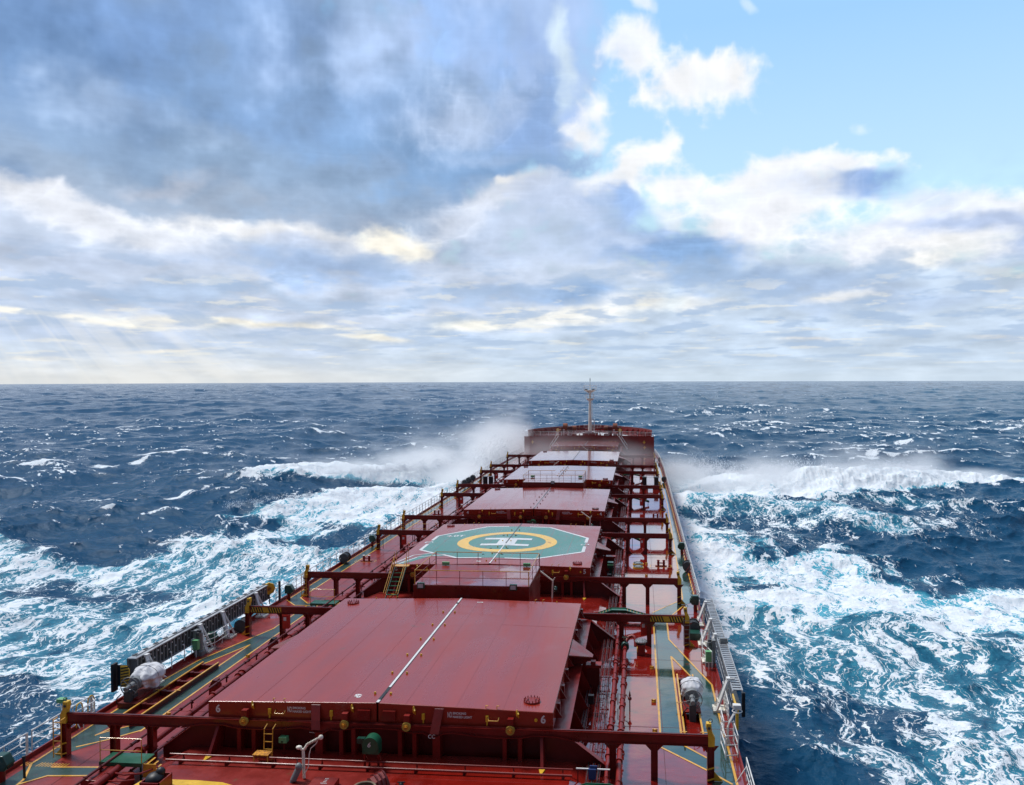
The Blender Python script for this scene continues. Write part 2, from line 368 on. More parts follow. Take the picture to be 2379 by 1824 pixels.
SKY = [
    (-30.56, 15.32, 25.57, 14.44, -2, 0.8, 1.08, 1, (160, 186, 220), 0),
    (-9.92, 21.51, 7.82, 7.82, 0, 0.7, 1.15, 0.95, (175, 200, 240), 0),
    (-12.9, 16.68, 9.93, 5.71, -10, 0.7, 1.1, 0.95, (160, 188, 225), 1),
    (-8.52, 2.67, 78.2, 6.92, 0, 0.8, 1.12, 1, (202, 218, 236), 0),
    (-28.16, 7.17, 30.08, 5.11, 0, 0.6, 1.2, 1, (205, 217, 236), 0),
    (-37.78, 19.38, 12.63, 4.51, 0, 0.3, 1.3, 0.8, (118, 152, 200), 0),
    (-25.44, 21.84, 12.63, 2.71, 0, 0.2, 1.3, 0.6, (135, 168, 216), 0),
    (-30.06, 16.38, 12.63, 3.61, -8, 0.2, 1.3, 0.7, (132, 163, 202), 0),
    (-21.17, 18.05, 9.02, 3.91, 0, 0.2, 1.3, 0.7, (138, 170, 212), 0),
    (-25.0, 12.49, 15.64, 3.31, -5, 0.3, 1.3, 0.8, (150, 174, 202), 0),
    (-12.03, 13.96, 9.93, 2.71, -8, 0.3, 1.2, 0.8, (134, 168, 208), 0),
    (-7.86, 17.61, 3.61, 3.31, -30, 0.2, 1.2, 0.7, (140, 172, 220), 1),
    (-34.15, 11.66, 12.03, 1.8, -14, 0.3, 1.2, 0.6, (166, 184, 206), 0),
    (-34.3, 17.48, 3.61, 2.41, 0, 0.1, 1.2, 0.55, (182, 203, 232), 0),
    (-18.34, 21.83, 6.92, 3.31, 10, 0.1, 1.3, 0.7, (190, 212, 245), 0),
    (-12.6, 17.5, 4.51, 2.71, 30, 0.1, 1.2, 0.55, (205, 218, 240), 1),
    (-28.58, 15.55, 5.11, 1.8, -15, 0.1, 1.2, 0.45, (176, 198, 226), 0),
    (-30.85, 11.74, 2.71, 0.9, 0, 0.1, 1.2, 0.5, (202, 205, 216), 0),
    (-9.96, 14.56, 2.71, 1.2, 0, 0.1, 1.2, 0.3, (185, 200, 225), 0),
    (-13.44, 23.39, 5.41, 1.8, -30, 0.1, 1.2, 0.5, (150, 190, 245), 0),
    (-5.45, 21.31, 1.5, 3.61, 5, 0.2, 1.25, 0.8, (222, 240, 252), 1),
    (-3.38, 17.06, 2.11, 1.8, 20, 0.3, 1.15, 1, (250, 252, 255), 1),
    (-8.43, 22.05, 1.8, 2.71, 0, 0.2, 1.2, 0.5, (160, 192, 245), 1),
    (-0.09, 20.97, 3.01, 2.26, 20, 0.4, 1.1, 1, (248, 251, 255), 1),
    (4.6, 19.46, 4.21, 1.8, -8, 0.45, 1.1, 1, (254, 254, 254), 1),
    (2.56, 19.04, 2.41, 1.8, 0, 0.4, 1.1, 1, (252, 253, 255), 1),
    (-1.28, 20.74, 1.8, 1.35, 0, 0.1, 1.2, 0.5, (222, 230, 246), 1),
    (0.51, 24.09, 1.08, 0.84, 0, 0.3, 1.2, 0.85, (240, 249, 254), 1),
    (7.48, 23.83, 1.2, 0.48, -25, 0.1, 1.3, 0.6, (220, 238, 252), 1),
    (14.64, 16.46, 0.48, 0.36, 0, 0.1, 1.4, 0.6, (225, 242, 250), 1),
    (0.49, 14.51, 2.41, 2.11, 25, 0.5, 1.15, 1, (252, 253, 254), 1),
    (-1.59, 13.16, 3.61, 1.2, 15, 0.4, 1.15, 0.95, (245, 248, 252), 1),
    (3.44, 13.03, 1.8, 1.35, 0, 0.4, 1.15, 1, (250, 252, 255), 1),
    (9.75, 12.17, 7.22, 2.56, 0, 0.5, 1.12, 1, (248, 250, 253), 1),
    (13.05, 13.72, 3.31, 1.05, 0, 0.4, 1.15, 1, (250, 252, 255), 1),
    (6.92, 10.36, 4.81, 2.26, 0, 0.4, 1.15, 1, (244, 246, 251), 1),
    (22.2, 9.9, 7.22, 1.8, -4, 0.4, 1.15, 1, (240, 244, 250), 1),
    (16.76, 8.73, 5.71, 1.8, 0, 0.3, 1.2, 0.9, (240, 242, 248), 1),
    (2.26, 11.09, 1.8, 1.8, 0, 0.2, 1.2, 0.8, (238, 244, 252), 1),
    (14.92, 12.36, 3.61, 1.02, -12, 0.2, 1.15, 0.95, (140, 175, 226), 1),
    (11.96, 12.31, 3.91, 1.02, 0, 0.1, 1.2, 0.55, (200, 214, 238), 1),
    (21.73, 9.16, 5.71, 1.14, 0, 0.2, 1.2, 0.85, (176, 194, 226), 0),
    (-1.9, 11.74, 3.31, 1.5, 0, 0.3, 1.15, 0.9, (176, 200, 238), 1),
    (-0.11, 9.41, 7.52, 1.8, -8, 0.3, 1.15, 0.95, (150, 182, 226), 1),
    (-5.79, 10.05, 7.22, 1.8, 0, 0.3, 1.2, 0.85, (196, 210, 232), 0),
    (3.43, 8.47, 3.91, 1.08, 0, 0.2, 1.2, 0.9, (150, 184, 226), 1),
    (4.6, 6.99, 5.71, 1.02, 0, 0.2, 1.2, 0.85, (160, 188, 222), 0),
    (10.59, 6.53, 7.82, 1.38, -3, 0.2, 1.2, 0.85, (168, 190, 220), 0),
    (16.77, 5.17, 9.02, 1.2, 0, 0.1, 1.2, 0.7, (180, 198, 224), 0),
    (19.79, 8.26, 3.91, 1.08, 0, 0.2, 1.2, 0.7, (250, 249, 246), 1),
    (18.55, 7.27, 1.8, 0.6, 0, 0.2, 1.2, 0.6, (252, 250, 242), 1),
    (-4.61, 5.64, 4.51, 1.02, 0, 0.3, 1.2, 0.95, (156, 186, 224), 1),
    (-10.0, 5.64, 6.02, 1.02, 0, 0.2, 1.2, 0.8, (168, 192, 224), 0),
    (-37.26, 10.34, 6.02, 1.38, -14, 0.35, 1.15, 1, (236, 239, 246), 1),
    (-32.55, 9.14, 6.32, 1.08, -10, 0.35, 1.2, 0.9, (230, 234, 242), 1),
    (-24.5, 9.41, 8.42, 0.78, -2, 0.3, 1.2, 0.95, (242, 243, 245), 1),
    (-17.3, 9.29, 3.01, 1.08, -8, 0.4, 1.15, 1, (255, 250, 236), 1),
    (-8.77, 12.33, 3.61, 1.2, 12, 0.2, 1.25, 0.75, (244, 243, 242), 1),
    (-9.67, 12.88, 0.9, 0.48, 0, 0.2, 1.2, 0.8, (253, 250, 244), 1),
    (-12.93, 10.55, 3.61, 1.2, 10, 0.2, 1.2, 0.7, (222, 228, 240), 1),
    (-34.2, 7.35, 12.63, 1.2, 0, 0.2, 1.2, 0.5, (190, 204, 228), 0),
    (-21.25, 7.6, 7.22, 1.2, 0, 0.3, 1.2, 0.9, (170, 194, 228), 0),
    (-29.44, 5.22, 12.63, 0.78, 2, 0.2, 1.2, 0.6, (176, 197, 222), 0),
    (-17.32, 5.55, 10.83, 0.78, 0, 0.2, 1.2, 0.55, (180, 200, 226), 0),
    (-37.14, 2.86, 7.82, 1.08, 0, 0.2, 1.2, 0.6, (180, 200, 230), 0),
    (-28.21, 2.24, 9.02, 0.72, 0, 0.1, 1.2, 0.45, (182, 203, 232), 0),
    (-15.03, 2.65, 7.22, 1.02, -3, 0.2, 1.2, 0.55, (172, 196, 226), 0),
    (19.78, 10.9, 2.71, 0.72, 0, 0.1, 1.2, 0.6, (205, 218, 240), 1),
    (2.26, 13.91, 1.2, 0.48, 0, 0.1, 1.3, 0.5, (222, 232, 246), 1),
    (4.6, 18.81, 1.8, 0.66, 0, 0.1, 1.3, 0.4, (222, 232, 246), 1),
    (6.34, 12.21, 1.8, 0.78, 0, 0.1, 1.3, 0.45, (214, 226, 244), 1),
    (-4.58, 15.98, 1.5, 0.78, 0, 0.1, 1.2, 0.55, (214, 224, 242), 1),
    (-22.89, 9.07, 3.61, 0.54, 0, 0.2, 1.2, 0.6, (180, 200, 232), 1),
    (0.48, 7.07, 1.8, 0.42, 0, 0.2, 1.2, 0.5, (230, 234, 240), 1),
    (-5.79, 12.06, 5.11, 1.38, 0, 0.3, 1.2, 0.8, (196, 210, 234), 1),
    (-0.4, 12.29, 1.5, 1.2, 0, 0.2, 1.2, 0.9, (160, 192, 238), 1),
    (-34.22, 5.28, 9.02, 0.9, 0, 0.2, 1.2, 0.5, (176, 197, 226), 0),
    (-38.4, 3.95, 3.31, 0.27, -8, 0.2, 1.2, 0.95, (255, 250, 235), 1),
    (-34.69, 3.65, 6.02, 0.24, -5, 0.2, 1.2, 0.9, (255, 250, 236), 1),
    (-26.66, 3.6, 9.93, 0.39, -2, 0.2, 1.2, 0.95, (255, 249, 232), 1),
    (-18.49, 2.63, 3.31, 0.33, -6, 0.2, 1.2, 0.9, (255, 249, 232), 1),
    (-30.22, 1.81, 3.31, 0.21, 2, 0.2, 1.2, 0.8, (254, 246, 228), 1),
    (-10.6, 3.65, 4.51, 0.42, 6, 0.2, 1.2, 0.95, (255, 252, 240), 1),
    (-4.61, 4.3, 5.11, 0.66, 4, 0.2, 1.2, 0.9, (252, 250, 242), 1),
    (1.66, 5.14, 5.11, 0.66, 0, 0.2, 1.2, 0.7, (250, 247, 238), 1),
    (13.61, 5.29, 2.71, 0.36, 0, 0.2, 1.2, 0.6, (250, 246, 238), 1),
    (2.26, 5.28, 1.2, 1.2, 60, 0.1, 1.2, 0.4, (220, 238, 250), 1),
    (22.95, 2.27, 2.41, 0.3, -3, 0.2, 1.2, 0.6, (254, 244, 230), 1),
    (11.43, 2.41, 2.11, 0.21, 0, 0.2, 1.2, 0.6, (250, 240, 226), 1),
    (-37.59, 1.2, 1.8, 0.15, 0, 0.2, 1.2, 0.8, (254, 246, 228), 1),
    (-8.53, 0.03, 51.13, 0.96, 0, 0.2, 1.25, 0.45, (222, 228, 232), 0),
    (-29.49, 0.31, 18.05, 1.2, 0, 0.2, 1.2, 0.5, (228, 228, 226), 0),
]

A0, A1, E0, E1 = -48.0, 32.0, -1.0, 29.0
px_ = sky_image(SKY, 1840, 706, A0, A1, E0, E1)
im = bpy.data.images.new('computed_cloudscape', px_.shape[1], px_.shape[0], float_buffer=True); im.colorspace_settings.name = 'Linear Rec.709'
im.pixels.foreach_set(np.concatenate([px_, np.ones(px_.shape[:2] + (1,), np.float32)], -1).ravel()); im.update()
mean_sky = px_[:, :].mean(axis=(0,1)); del px_
uv = g.n('ShaderNodeCombineXYZ', {0: g.math('DIVIDE', g.math('SUBTRACT', az, A0), A1-A0), 1: g.math('DIVIDE', g.math('SUBTRACT', el, E0), E1-E0), 2: 0.0}).outputs[0]
tx = g.n('ShaderNodeTexImage', {'Vector': uv}, image=im, interpolation='Cubic', extension='EXTEND').outputs['Color']
# round the rest of the sky: broken grey-blue cloud over the Nishita blue
nz = g.noise(g.mapping(tc, (2.2, 2.2, 4.5)), 1.0, 4, .55)
rest = g.mix(g.mapr(nz, .42, .62, .25, .9), skyv, srgb(176, 194, 220))
rest = g.mix(g.mapr(el, 26, 50, 0, .75), rest, g.mix(g.mapr(nz, .4, .65), (.22, .35, .62), (.58, .66, .80)))
side_m = g.math('MULTIPLY', g.mapr(az, A0, A0+3), g.mapr(az, A1, A1-3))
side_m = g.math('MULTIPLY', side_m, g.mapr(el, E1, E1-3))
col = g.mix(side_m, rest, tx)
col = g.mix(g.mapr(el, -1.0, -3.0), col, (.03, .08, .14))
# unseen sky behind the ship is darkened so aft-facing plates stay dim
col = g.mix(g.mapr(Y, -.05, -.55, 0, .85), col, (.08, .11, .17))
bg = g.n('ShaderNodeBackground', {'Color': col, 'Strength': 1.0})
g.n('ShaderNodeOutputWorld', {'Surface': bg.outputs[0]})
try: W.cycles.sampling_method = 'MANUAL'; W.cycles.sample_map_resolution = 1024
except Exception: pass
vs = SC.view_settings; vs.view_transform = 'Standard'; vs.look = 'None'; vs.exposure = 0.0; vs.gamma = 1.0
SC.cycles.max_bounces = 18; SC.cycles.volume_bounces = 16; SC.cycles.transparent_max_bounces = 12
SC.cycles.diffuse_bounces = 3; SC.cycles.glossy_bounces = 4

# ================================================================ THE SHIP
HY = {6: (33.70, 50.31), 5: (59.90, 76.78), 4: (85.54, 102.36), 3: (111.5, 128.31), 2: (137.3, 154.67), 1: (166.4, 179.0)}
HW = {6: 7.5, 5: 7.5, 4: 7.5, 3: 7.5, 2: 7.5, 1: 6.85}
SHIP_REF = {6: 'hatch 6', 5: 'the helideck hatch 5', 4: 'hatch 4', 3: 'hatch 3', 2: 'hatch 2', 1: 'hatch 1'}
def half_beam(y):
    pts = [(-40,15.4),(150,15.4),(165,15.1),(173,14.75),(181,14.35),(187,13.4),(192,11.6),(197,8.6),(201,5.2),(204,1.6),(205,0)]
    for (a, b), (c, d) in zip(pts, pts[1:]):
        if a <= y <= c: return b + (d-b)*(y-a)/(c-a)
    return 0
ship = thing('cargo_ship', 'long red bulk carrier seen from its bridge, ploughing bow first into rough sea', 'ship', (0, 0, 0))
ys = [-40,0,60,120,150,157,165,170,175,181,184,187,190,192,195,197,199,201,202.5,204,205]
def side(sg, z0, z1, flare=0):
    vs = []; fs = []
    for y in ys:
        hb = half_beam(y); k = max(0, (y-165)/40)
        vs += [(sg*max(hb - k*4.5, 0), y - k*4, z0), (sg*hb, y, z1)]
    for i in range(len(ys)-1): fs.append((2*i, 2*i+2, 2*i+3, 2*i+1))
    return vs, fs
m = MB(); m.add(*side(1, -14, -.02)); m.add(*side(-1, -14, -.02)); m.face([(-15.4,-40,-14),(15.4,-40,-14),(15.4,-40,-.02),(-15.4,-40,-.02)])
hull = m.build('hull', 'red_steel', ship)
m = MB()
yd = [y for y in ys if y <= 184]
m.face([(half_beam(y), y, 0) for y in yd] + [(-half_beam(y), y, 0) for y in reversed(yd)])
deck = m.build('main_deck', 'red_deck', ship)
# gunwale bar
m = MB()
for sg in (1, -1):
    ygs = [20, 60, 100, 150, 157, 165, 173, 181]
    for a, b in zip(ygs, ygs[1:]): m.bar((sg*(half_beam(a)-.02), a, .09), (sg*(half_beam(b)-.02), b, .09), .07, .22)
m.build('gunwale_bar', 'red_side', ship)
# raised cross decks between the hatches
m = MB()
ends = [(19.5, 33.95)] + [(HY[h][1]-.3, HY[h-1][0]+.3) for h in (6,5,4,3,2)] + [(178.7, 181)]
for a, b in ends:
    m.prism([(-9.4,a,.0),(-8.3,a,.46),(8.3,a,.46),(9.4,a,.0)], (0, b-a, 0))
m.build('cross_deck', 'red_deck', ship)
# weld seams on deck
m = MB()
for x in (12.15, -12.75, 7.9+1.1): 
    m.box(x-.012, x+.012, 21, 178, .002, .008)
for y in (29.2, 38.6, 47.9, 57.3, 65.9, 75.2, 84.4, 97, 110, 123, 136, 149, 162):
    for sg in (1,-1): m.box(*sorted((sg*9.5, sg*15.3)), y-.012, y+.012, .0025, .0085)
m.build('deck_seam', 'red_dark', ship)
# forecastle
fy = [181, 184, 187, 190, 193, 196, 198, 200, 202, 203.5, 205]
m = MB()
for sg in (1, -1):
    vs = []; fs = []
    for y in fy: vs += [(sg*half_beam(y), y, -.02), (sg*(half_beam(y)+.05), y, 3.55)]
    for i in range(len(fy)-1): fs.append((2*i, 2*i+2, 2*i+3, 2*i+1))
    m.add(vs, fs)
m.prism([(-14.36,181,0),(14.36,181,0),(14.36,181,3.5),(8,181,3.72),(0,181,3.85),(-8,181,3.72),(-14.36,181,3.5)], (0,.08,0))
m.build('forecastle_side', 'red_side', ship)
m = MB()
rows = []
for y in fy:
    hb = half_beam(y); rows.append([(x*hb, y, 3.55 + .3*(1-x*x)) for x in (-1,-.6,0,.6,1)])
vs = [p for r in rows for p in r]; fs = [(i*5+j, i*5+j+1, (i+1)*5+j+1, (i+1)*5+j) for i in range(len(rows)-1) for j in range(4)]
m.add(vs, fs); m.build('forecastle_deck', 'red_deck', ship)
m = MB()
for sg in (1, -1):
    ps = [(sg*half_beam(y), y) for y in fy if y >= 184]
    for (a, b), (c, d) in zip(ps, ps[1:]):
        h0 = 3.5; 
        m.prism([(a,b,h0),(c,d,h0),(c+sg*.12,d,4.72),(a+sg*.12,b,4.72)], (-sg*.06,-.03,0))
        m.bar((a+sg*.1,b,4.74),(c+sg*.1,d,4.74),.16,.07)
    for y in (185,187,189,191,193,195,197,199,201):
        hb = half_beam(y); m.prism([(sg*hb,y,4.5),(sg*hb,y,3.6),(sg*(hb-.8),y-.1,3.6)], (0,.05,0))
m.build('bulwark', 'red_side', ship)
# the unseen bridge house the photograph is taken from
m = MB(); m.box(-14.6, 14.6, -14, -1.2, 0, 14.9); m.box(-15.9, 15.9, -9, -1.6, 14.9, 15.2)
m.build('bridge_house', 'house_grey', ship)
# painted walkways
def band(pts, z=.004): return [(x, y, z) for x, y in pts]
m = MB(); L = MB()
def line(pts, w=.10, z=.010):
    for (a, b), (c, d) in zip(pts, pts[1:]):
        dx, dy = c-a, d-b; l = math.hypot(dx, dy); nx, ny = -dy/l*w/2, dx/l*w/2; ex, ey = dx/l*w*.45, dy/l*w*.45
        L.face([(a-ex-nx,b-ey-ny,z),(c+ex-nx,d+ey-ny,z),(c+ex+nx,d+ey+ny,z),(a-ex+nx,b-ey+ny,z)])
        z += .0004
# starboard
SG = [[(12.03,36.5),(12.93,36.9),(12.95,48.6),(12.93,51.7),(12.93,55.9),(12.03,54.8)],
      [(12.95,48.6),(14.02,44.9),(14.02,30),(15.0,30),(15.0,33.3),(14.95,37.8),(14.94,44.2),(12.93,51.7)],
      [(12.03,36.5),(13.9,34.5),(14.02,34.3),(14.02,35.58),(12.93,36.9)],
      [(12.03,54.8),(12.93,55.9),(14.25,59.6),(14.28,61.2),(12.03,57.6)],
      [(14.27,59.7),(14.3,62),(14.5,80.3),(14.6,94),(14.74,107.3),(14.5,150),(13.9,170),(14.4,170),(14.95,150),(15.2,110),(15.2,79.5),(15.19,63.1),(15.19,60.5)]]
PG = [[(-13.0,36.5),(-12.2,36.2),(-12.2,57.4),(-12.95,57.6),(-12.97,51.9),(-12.97,48.7)],
      [(-12.97,48.7),(-12.97,51.9),(-14.65,45.6),(-14.91,42),(-14.9,30),(-14.0,30),(-14.0,45.2)],
      [(-14.0,33.9),(-13.14,35.2),(-12.2,36.3),(-13.0,36.75),(-13.73,36.0),(-14.0,35.7)],
      [(-14.0,31.0),(-13.44,31.75),(-11.2,31.95),(-11.2,32.7),(-13.78,32.5),(-14.0,32.7)],
      [(-11.7,57.5),(-11.7,58.3),(-13.18,58.0),(-14.35,59.4),(-15.05,58.7),(-13.9,57.4)],
      [(-15.1,58.7),(-14.3,59.4),(-14.2,75.7),(-14.3,107),(-14.2,150),(-13.9,170),(-14.4,170),(-14.95,150),(-15.1,107)]]
for p in SG + PG: m.face(band(p, .004 + .0006*len(m.f)))
m.build('green_walkway', 'green_deck', ship)
for p in ([(12.03,54.8),(12.03,36.5),(13.9,34.5),(14.8,33.4)], [(12.93,55.9),(12.93,51.7),(14.94,44.2),(14.95,37.8)], [(15.0,36.9),(15.02,30)],
          [(13.0,37.6),(12.95,48.5),(14.0,45.0)], [(12.93,36.9),(14.0,35.6)], [(12.03,57.6),(14.28,61.2),(14.3,62),(14.5,80.3),(14.74,107.3),(14.5,150),(13.9,170)],
          [(12.93,55.9),(14.25,59.5)], [(15.19,58.5),(15.2,79.5),(15.2,110),(14.95,150)],
          [(-12.2,36.2),(-12.2,57.4)], [(-13.0,37),(-12.97,48.6),(-14.0,45.2)], [(-12.97,57.3),(-12.97,51.9),(-14.65,45.6),(-14.91,42),(-14.9,32.7),(-14.2,31.4),(-14.0,30.2)],
          [(-13.0,36.75),(-13.73,36.0),(-14.0,35.6),(-13.7,36.6)], [(-12.2,36.3),(-13.14,35.2),(-14.05,34.4)], [(-14.1,31),(-13.44,31.75),(-11.2,31.95)], [(-13.78,32.5),(-11.2,32.7)],
          [(-11.7,57.5),(-13.9,57.4),(-15.05,58.7),(-15.1,107),(-14.95,150)], [(-11.7,58.3),(-13.18,58.0),(-14.3,59.4),(-14.2,75.7),(-14.3,107),(-14.2,150)]):
    line(p, z=.012 + .001*(len(L.f) % 5))
for i in range(15):
    x = -15.25 + i*.135
    if i < 3 or i > 4: L.face([(x,32.5,.011),(x+.05,32.5,.011),(x+.12,32.85,.011),(x+.07,32.85,.011)])
for cx in (12.95, -13.55):   # painted boxes round the mooring bitts
    for (a,b,c,d) in ((-.9,-.42,.9,-.42),(-.9,.42,.9,.42),(-.9,-.42,-.9,.42),(.9,-.42,.9,.42)): line([(cx+a,71.9+b),(cx+c,71.9+d)], .05, .0135)
L.build('yellow_line', 'line_yellow', ship)

# ---------------------------------------------------------------- hatches
def ztop(x): return 2.55 + .17*(1-abs(x)/7.5)
def hatch(h):
    y0, y1 = HY[h]; w = HW[h]
    lab = {6: 'nearest and largest hatch with plain red covers and white centre strip, numbered 6',
           5: 'hatch numbered 5 with green helideck octagon, yellow ring and white H on its covers',
           4: 'plain red hatch numbered 4 just beyond the helideck hatch',
           3: 'pale shining hatch numbered 3 behind the second deckhouse',
           2: 'mist wrapped hatch numbered 2, second from the forecastle',
           1: 'narrowest hatch in the mist right against the forecastle'}[h]
    t = thing('cargo_hatch', lab, 'cargo hatch', (0, y0, 0), 'cargo hatches along the centreline')
    # coaming
    m = MB(); c = w-.45
    for a in (y0+.5, y1-.56): m.box(-c, c, a, a+.06, 0, 1.72)
    for sg in (1,-1): m.box(*sorted((sg*c, sg*(c+.06))), y0+.5, y1-.5, 0, 1.72)
    m.box(-c, c, y0+.56, y1-.56, 1.66, 1.70)
    co = m.build('coaming', 'red_dark', t)
    m = MB()
    for sg in (1,-1):
        m.box(*sorted((sg*(w-.1), sg*(w+.62))), y0-.02, y1+.02, 1.50, 1.56)
    m.build('coaming_rim', 'red_steel', t)
    m = MB()
    n = 7
    for i in range(n):
        yy = y0 + .8 + (y1-y0-1.6)*i/(n-1)
        for sg in (1,-1):
            m.prism([(sg*(w+.55),yy,1.49),(sg*(w-.4),yy,1.49),(sg*(w-.4),yy,0),(sg*(w+1.25),yy,0),(sg*(w+1.25),yy,.12)], (0,.03,0))
    m.build('coaming_stay', 'red_side', t)
    # corner brackets carrying the rails outboard
    for yy in (y0+.15, y1-.2):
        for sg in (1,-1):
            m = MB(); m.prism([(sg*(w+.3),yy,1.55),(sg*(w+.65),yy,1.5),(sg*(w+2.15),yy,.4),(sg*(w+2.15),yy,0),(sg*(w-.4),yy,0),(sg*(w-.4),yy,1.55)], (0,.05,0))
            b = m.build('corner_bracket', 'red_dark', t)
            k = MB(); k.bar((sg*(w+.62),yy+.02,1.545),(sg*(w+2.15),yy+.02,.42),.30,.03); sub(b, k, 'bracket_flange', 'red_side')
    # end stays of the coaming (near and far)
    for e, s in ((y0, -1), (y1, 1)):
        m = MB()
        for x in (-6.12,-5.46,-1.07-.52,-1.05,.97,1.6,5.45,6.1): m.box(x-.085, x+.085, *sorted((e+s*.02, e-s*.5)), .4, 1.62)
        for x in (-2.55, 2.55): m.box(x-.16, x+.16, *sorted((e+s*.05, e-s*.5)), .4, 1.62)
        for sg in (1,-1):
            m.prism([(sg*6.95,e-s*.4,1.6),(sg*6.95,e+s*.05,1.6),(sg*7.05,e+s*.75,.47),(sg*7.05,e-s*.4,.47)], (sg*.12,0,0))
        m.build('end_stay', 'red_side', t)
        if s < 0:
            for sg in (1,-1):
                k = MB(); k.prism([(sg*7.05,e+s*.80,.47),(sg*7.17,e+s*.80,.47),(sg*7.17,e+s*1.25,.47),(sg*7.05,e+s*1.25,.47)], (0,0,.01)); 
                k = MB(); k.prism([(sg*6.98,e+s*.70,.462),(sg*7.24,e+s*.70,.462),(sg*7.11,e+s*1.25,.462)], (0,0,.05)); k.build('stay_foot', 'yellow', t)
    # two cover panels
    for sg in (-1, 1):
        m = MB(); xa, xb = sg*.035, sg*w
        zc, ze = 2.72, 2.72-.17*w/7.5
        m.prism([(xa,y0,1.88),(xb,y0,1.84),(xb,y0,ze),(xa,y0,zc)], (0, y1-y0, 0))
        pn = m.build('cover_panel', 'hatch_red', t, bevel=.035)
        # stiffener seams in the plating
        k = MB()
        for x in ((1.21,3.38,5.38) if sg > 0 else (-1.44,-3.5,-5.4)):
            z = ztop(x) + .0035; k.box(x-.011, x+.011, y0+.05, y1-.05, z-.02, z+.004)
        if sg > 0: k.prism([(3.4,y0+11.6,ztop(3.4)-.01),(7.45,y0+11.6,ztop(7.45)-.01),(7.45,y0+11.6,ztop(7.45)+.005),(3.4,y0+11.6,ztop(3.4)+.005)], (0,.02,0))
        sub(pn, k, 'plate_seam', 'red_bright' if False else 'hatch_red')
        # lifting pads beside the joint
        k = MB()
        n = 6
        for i in range(n):
            yy = y0 + 1.0 + i*2.5
            if yy < y1-1:
                x = .28 if sg > 0 else -.42
                k.disc((x,yy,ztop(x)-.01), .055, .05, 8); k.box(x-.04,x+.04,yy-.03,yy+.03,ztop(x),ztop(x)+.085)
        if h in (6, 4, 3, 5): sub(pn, k, 'lifting_pad', 'yellow' if h == 6 else 'black' if h == 4 else 'yellow')
        # wheels with their housings
        for x in (sg*1.34, sg*5.74):
            if abs(x) > w-.8: continue
            for e, s in ((y0, -1), (y1, 1)):
                k = MB(); k.disc((x,e+s*.26,1.88), .185, s*.10, 22, 'y'); wh = sub(pn, k, 'wheel', 'dull_yellow', smooth=True)
                k = MB(); k.disc((x,e+s*.36,1.88), .10, s*.04, 14, 'y'); k.disc((x,e+s*.40,1.88), .05, s*.05, 8, 'y'); kk = sub(pn, k, 'wheel_hub', 'orange_rust')
                k = MB(); k.box(x-.12, x+.12, *sorted((e, e+s*.30)), 1.93, 2.33); sub(pn, k, 'wheel_housing', 'red_side')
                k = MB(); k.prism([(x+.22,e+s*.005,2.72-.11),(x+.30,e+s*.16,2.5),(x+.28,e+s*.02,2.28),(x+.2,e+s*.005,2.4)], (.05,0,0)); k.sphere((x+.25,e+s*.05,2.50),.15,8,6,.3,.35,1.1); sub(pn, k, 'tow_lug', 'yellow')
        # cleats, handles and grabs on the end plate
        for e, s in ((y0, -1), (y1, 1)):
            k = MB()
            for x in (sg*2.0, sg*4.72):
                if abs(x) < w-1: k.box(x-.06,x+.06,*sorted((e,e+s*.08)),2.10,2.34); k.box(x-.025,x+.025,*sorted((e+s*.02,e+s*.07)),1.95,2.1)
            sub(pn, k, 'cleat', 'yellow')
            k = MB(); x = sg*5.0 if sg > 0 else -4.25
            k.path([(x-.22,e+s*.01,2.28),(x-.20,e+s*.16,2.18),(x+.20,e+s*.16,2.18),(x+.22,e+s*.01,2.28)], .022, 6)
            for dx in (-.35,.12): k.path([(x+dx,e-s*.05,ztop(x)-.02),(x+dx,e-s*.08,ztop(x)+.12),(x+dx+.1,e-s*.02,ztop(x)+.14)], .02, 6)
            sub(pn, k, 'grab_handle', 'line_yellow')
            k = MB(); k.prism([(sg*2.68-.19,e+s*.005,2.58),(sg*2.68+.19,e+s*.005,2.58),(sg*2.60+.19,e+s*.24,2.02),(sg*2.55+.19,e+s*.36,1.66),(sg*2.55-.19,e+s*.36,1.66),(sg*2.60-.19,e+s*.24,2.02)], (0,s*.03,-.02))
            sub(pn, k, 'spray_guard', 'red_bright' if False else 'red_steel')
            k = MB(); k.box(*sorted((sg*.28,sg*.82)), *sorted((e,e+s*.16)), 2.02, 2.44); sub(pn, k, 'joint_box', 'red_steel')
        # side brackets on the outer skirt
        k = MB()
        for i in range(8):
            yy = y0 + 1 + (y1-y0-2)*i/7
            k.prism([(sg*w,yy,ze-.15),(sg*(w+.28),yy,1.95),(sg*w,yy,1.9)], (0,.05,0))
            k.box(*sorted((sg*w,sg*(w+.12))), yy+.7, yy+.95, 1.75, 2.25)
        sub(pn, k, 'side_lug', 'red_steel')
        if h > 1:
            k = MB(); xm = sg*(w+.02); ym = (y0+y1)/2+.3
            k.prism([(xm,ym-1.2,2.45),(xm,ym+1.4,2.45),(xm+sg*1.15,ym+.35,2.0),(xm+sg*1.15,ym-.05,2.0)], (0,0,-.06))
            k.prism([(xm,ym,2.4),(xm+sg*1.1,ym,2.0),(xm+sg*.9,ym,1.75),(xm,ym,1.3)], (0,.08,0))
            sub(pn, k, 'rolling_arm', 'red_steel')
        # access cover on the top
        ax, ay = (6.47, y0+1.05) if sg > 0 else (-6.57, y1-1.1)
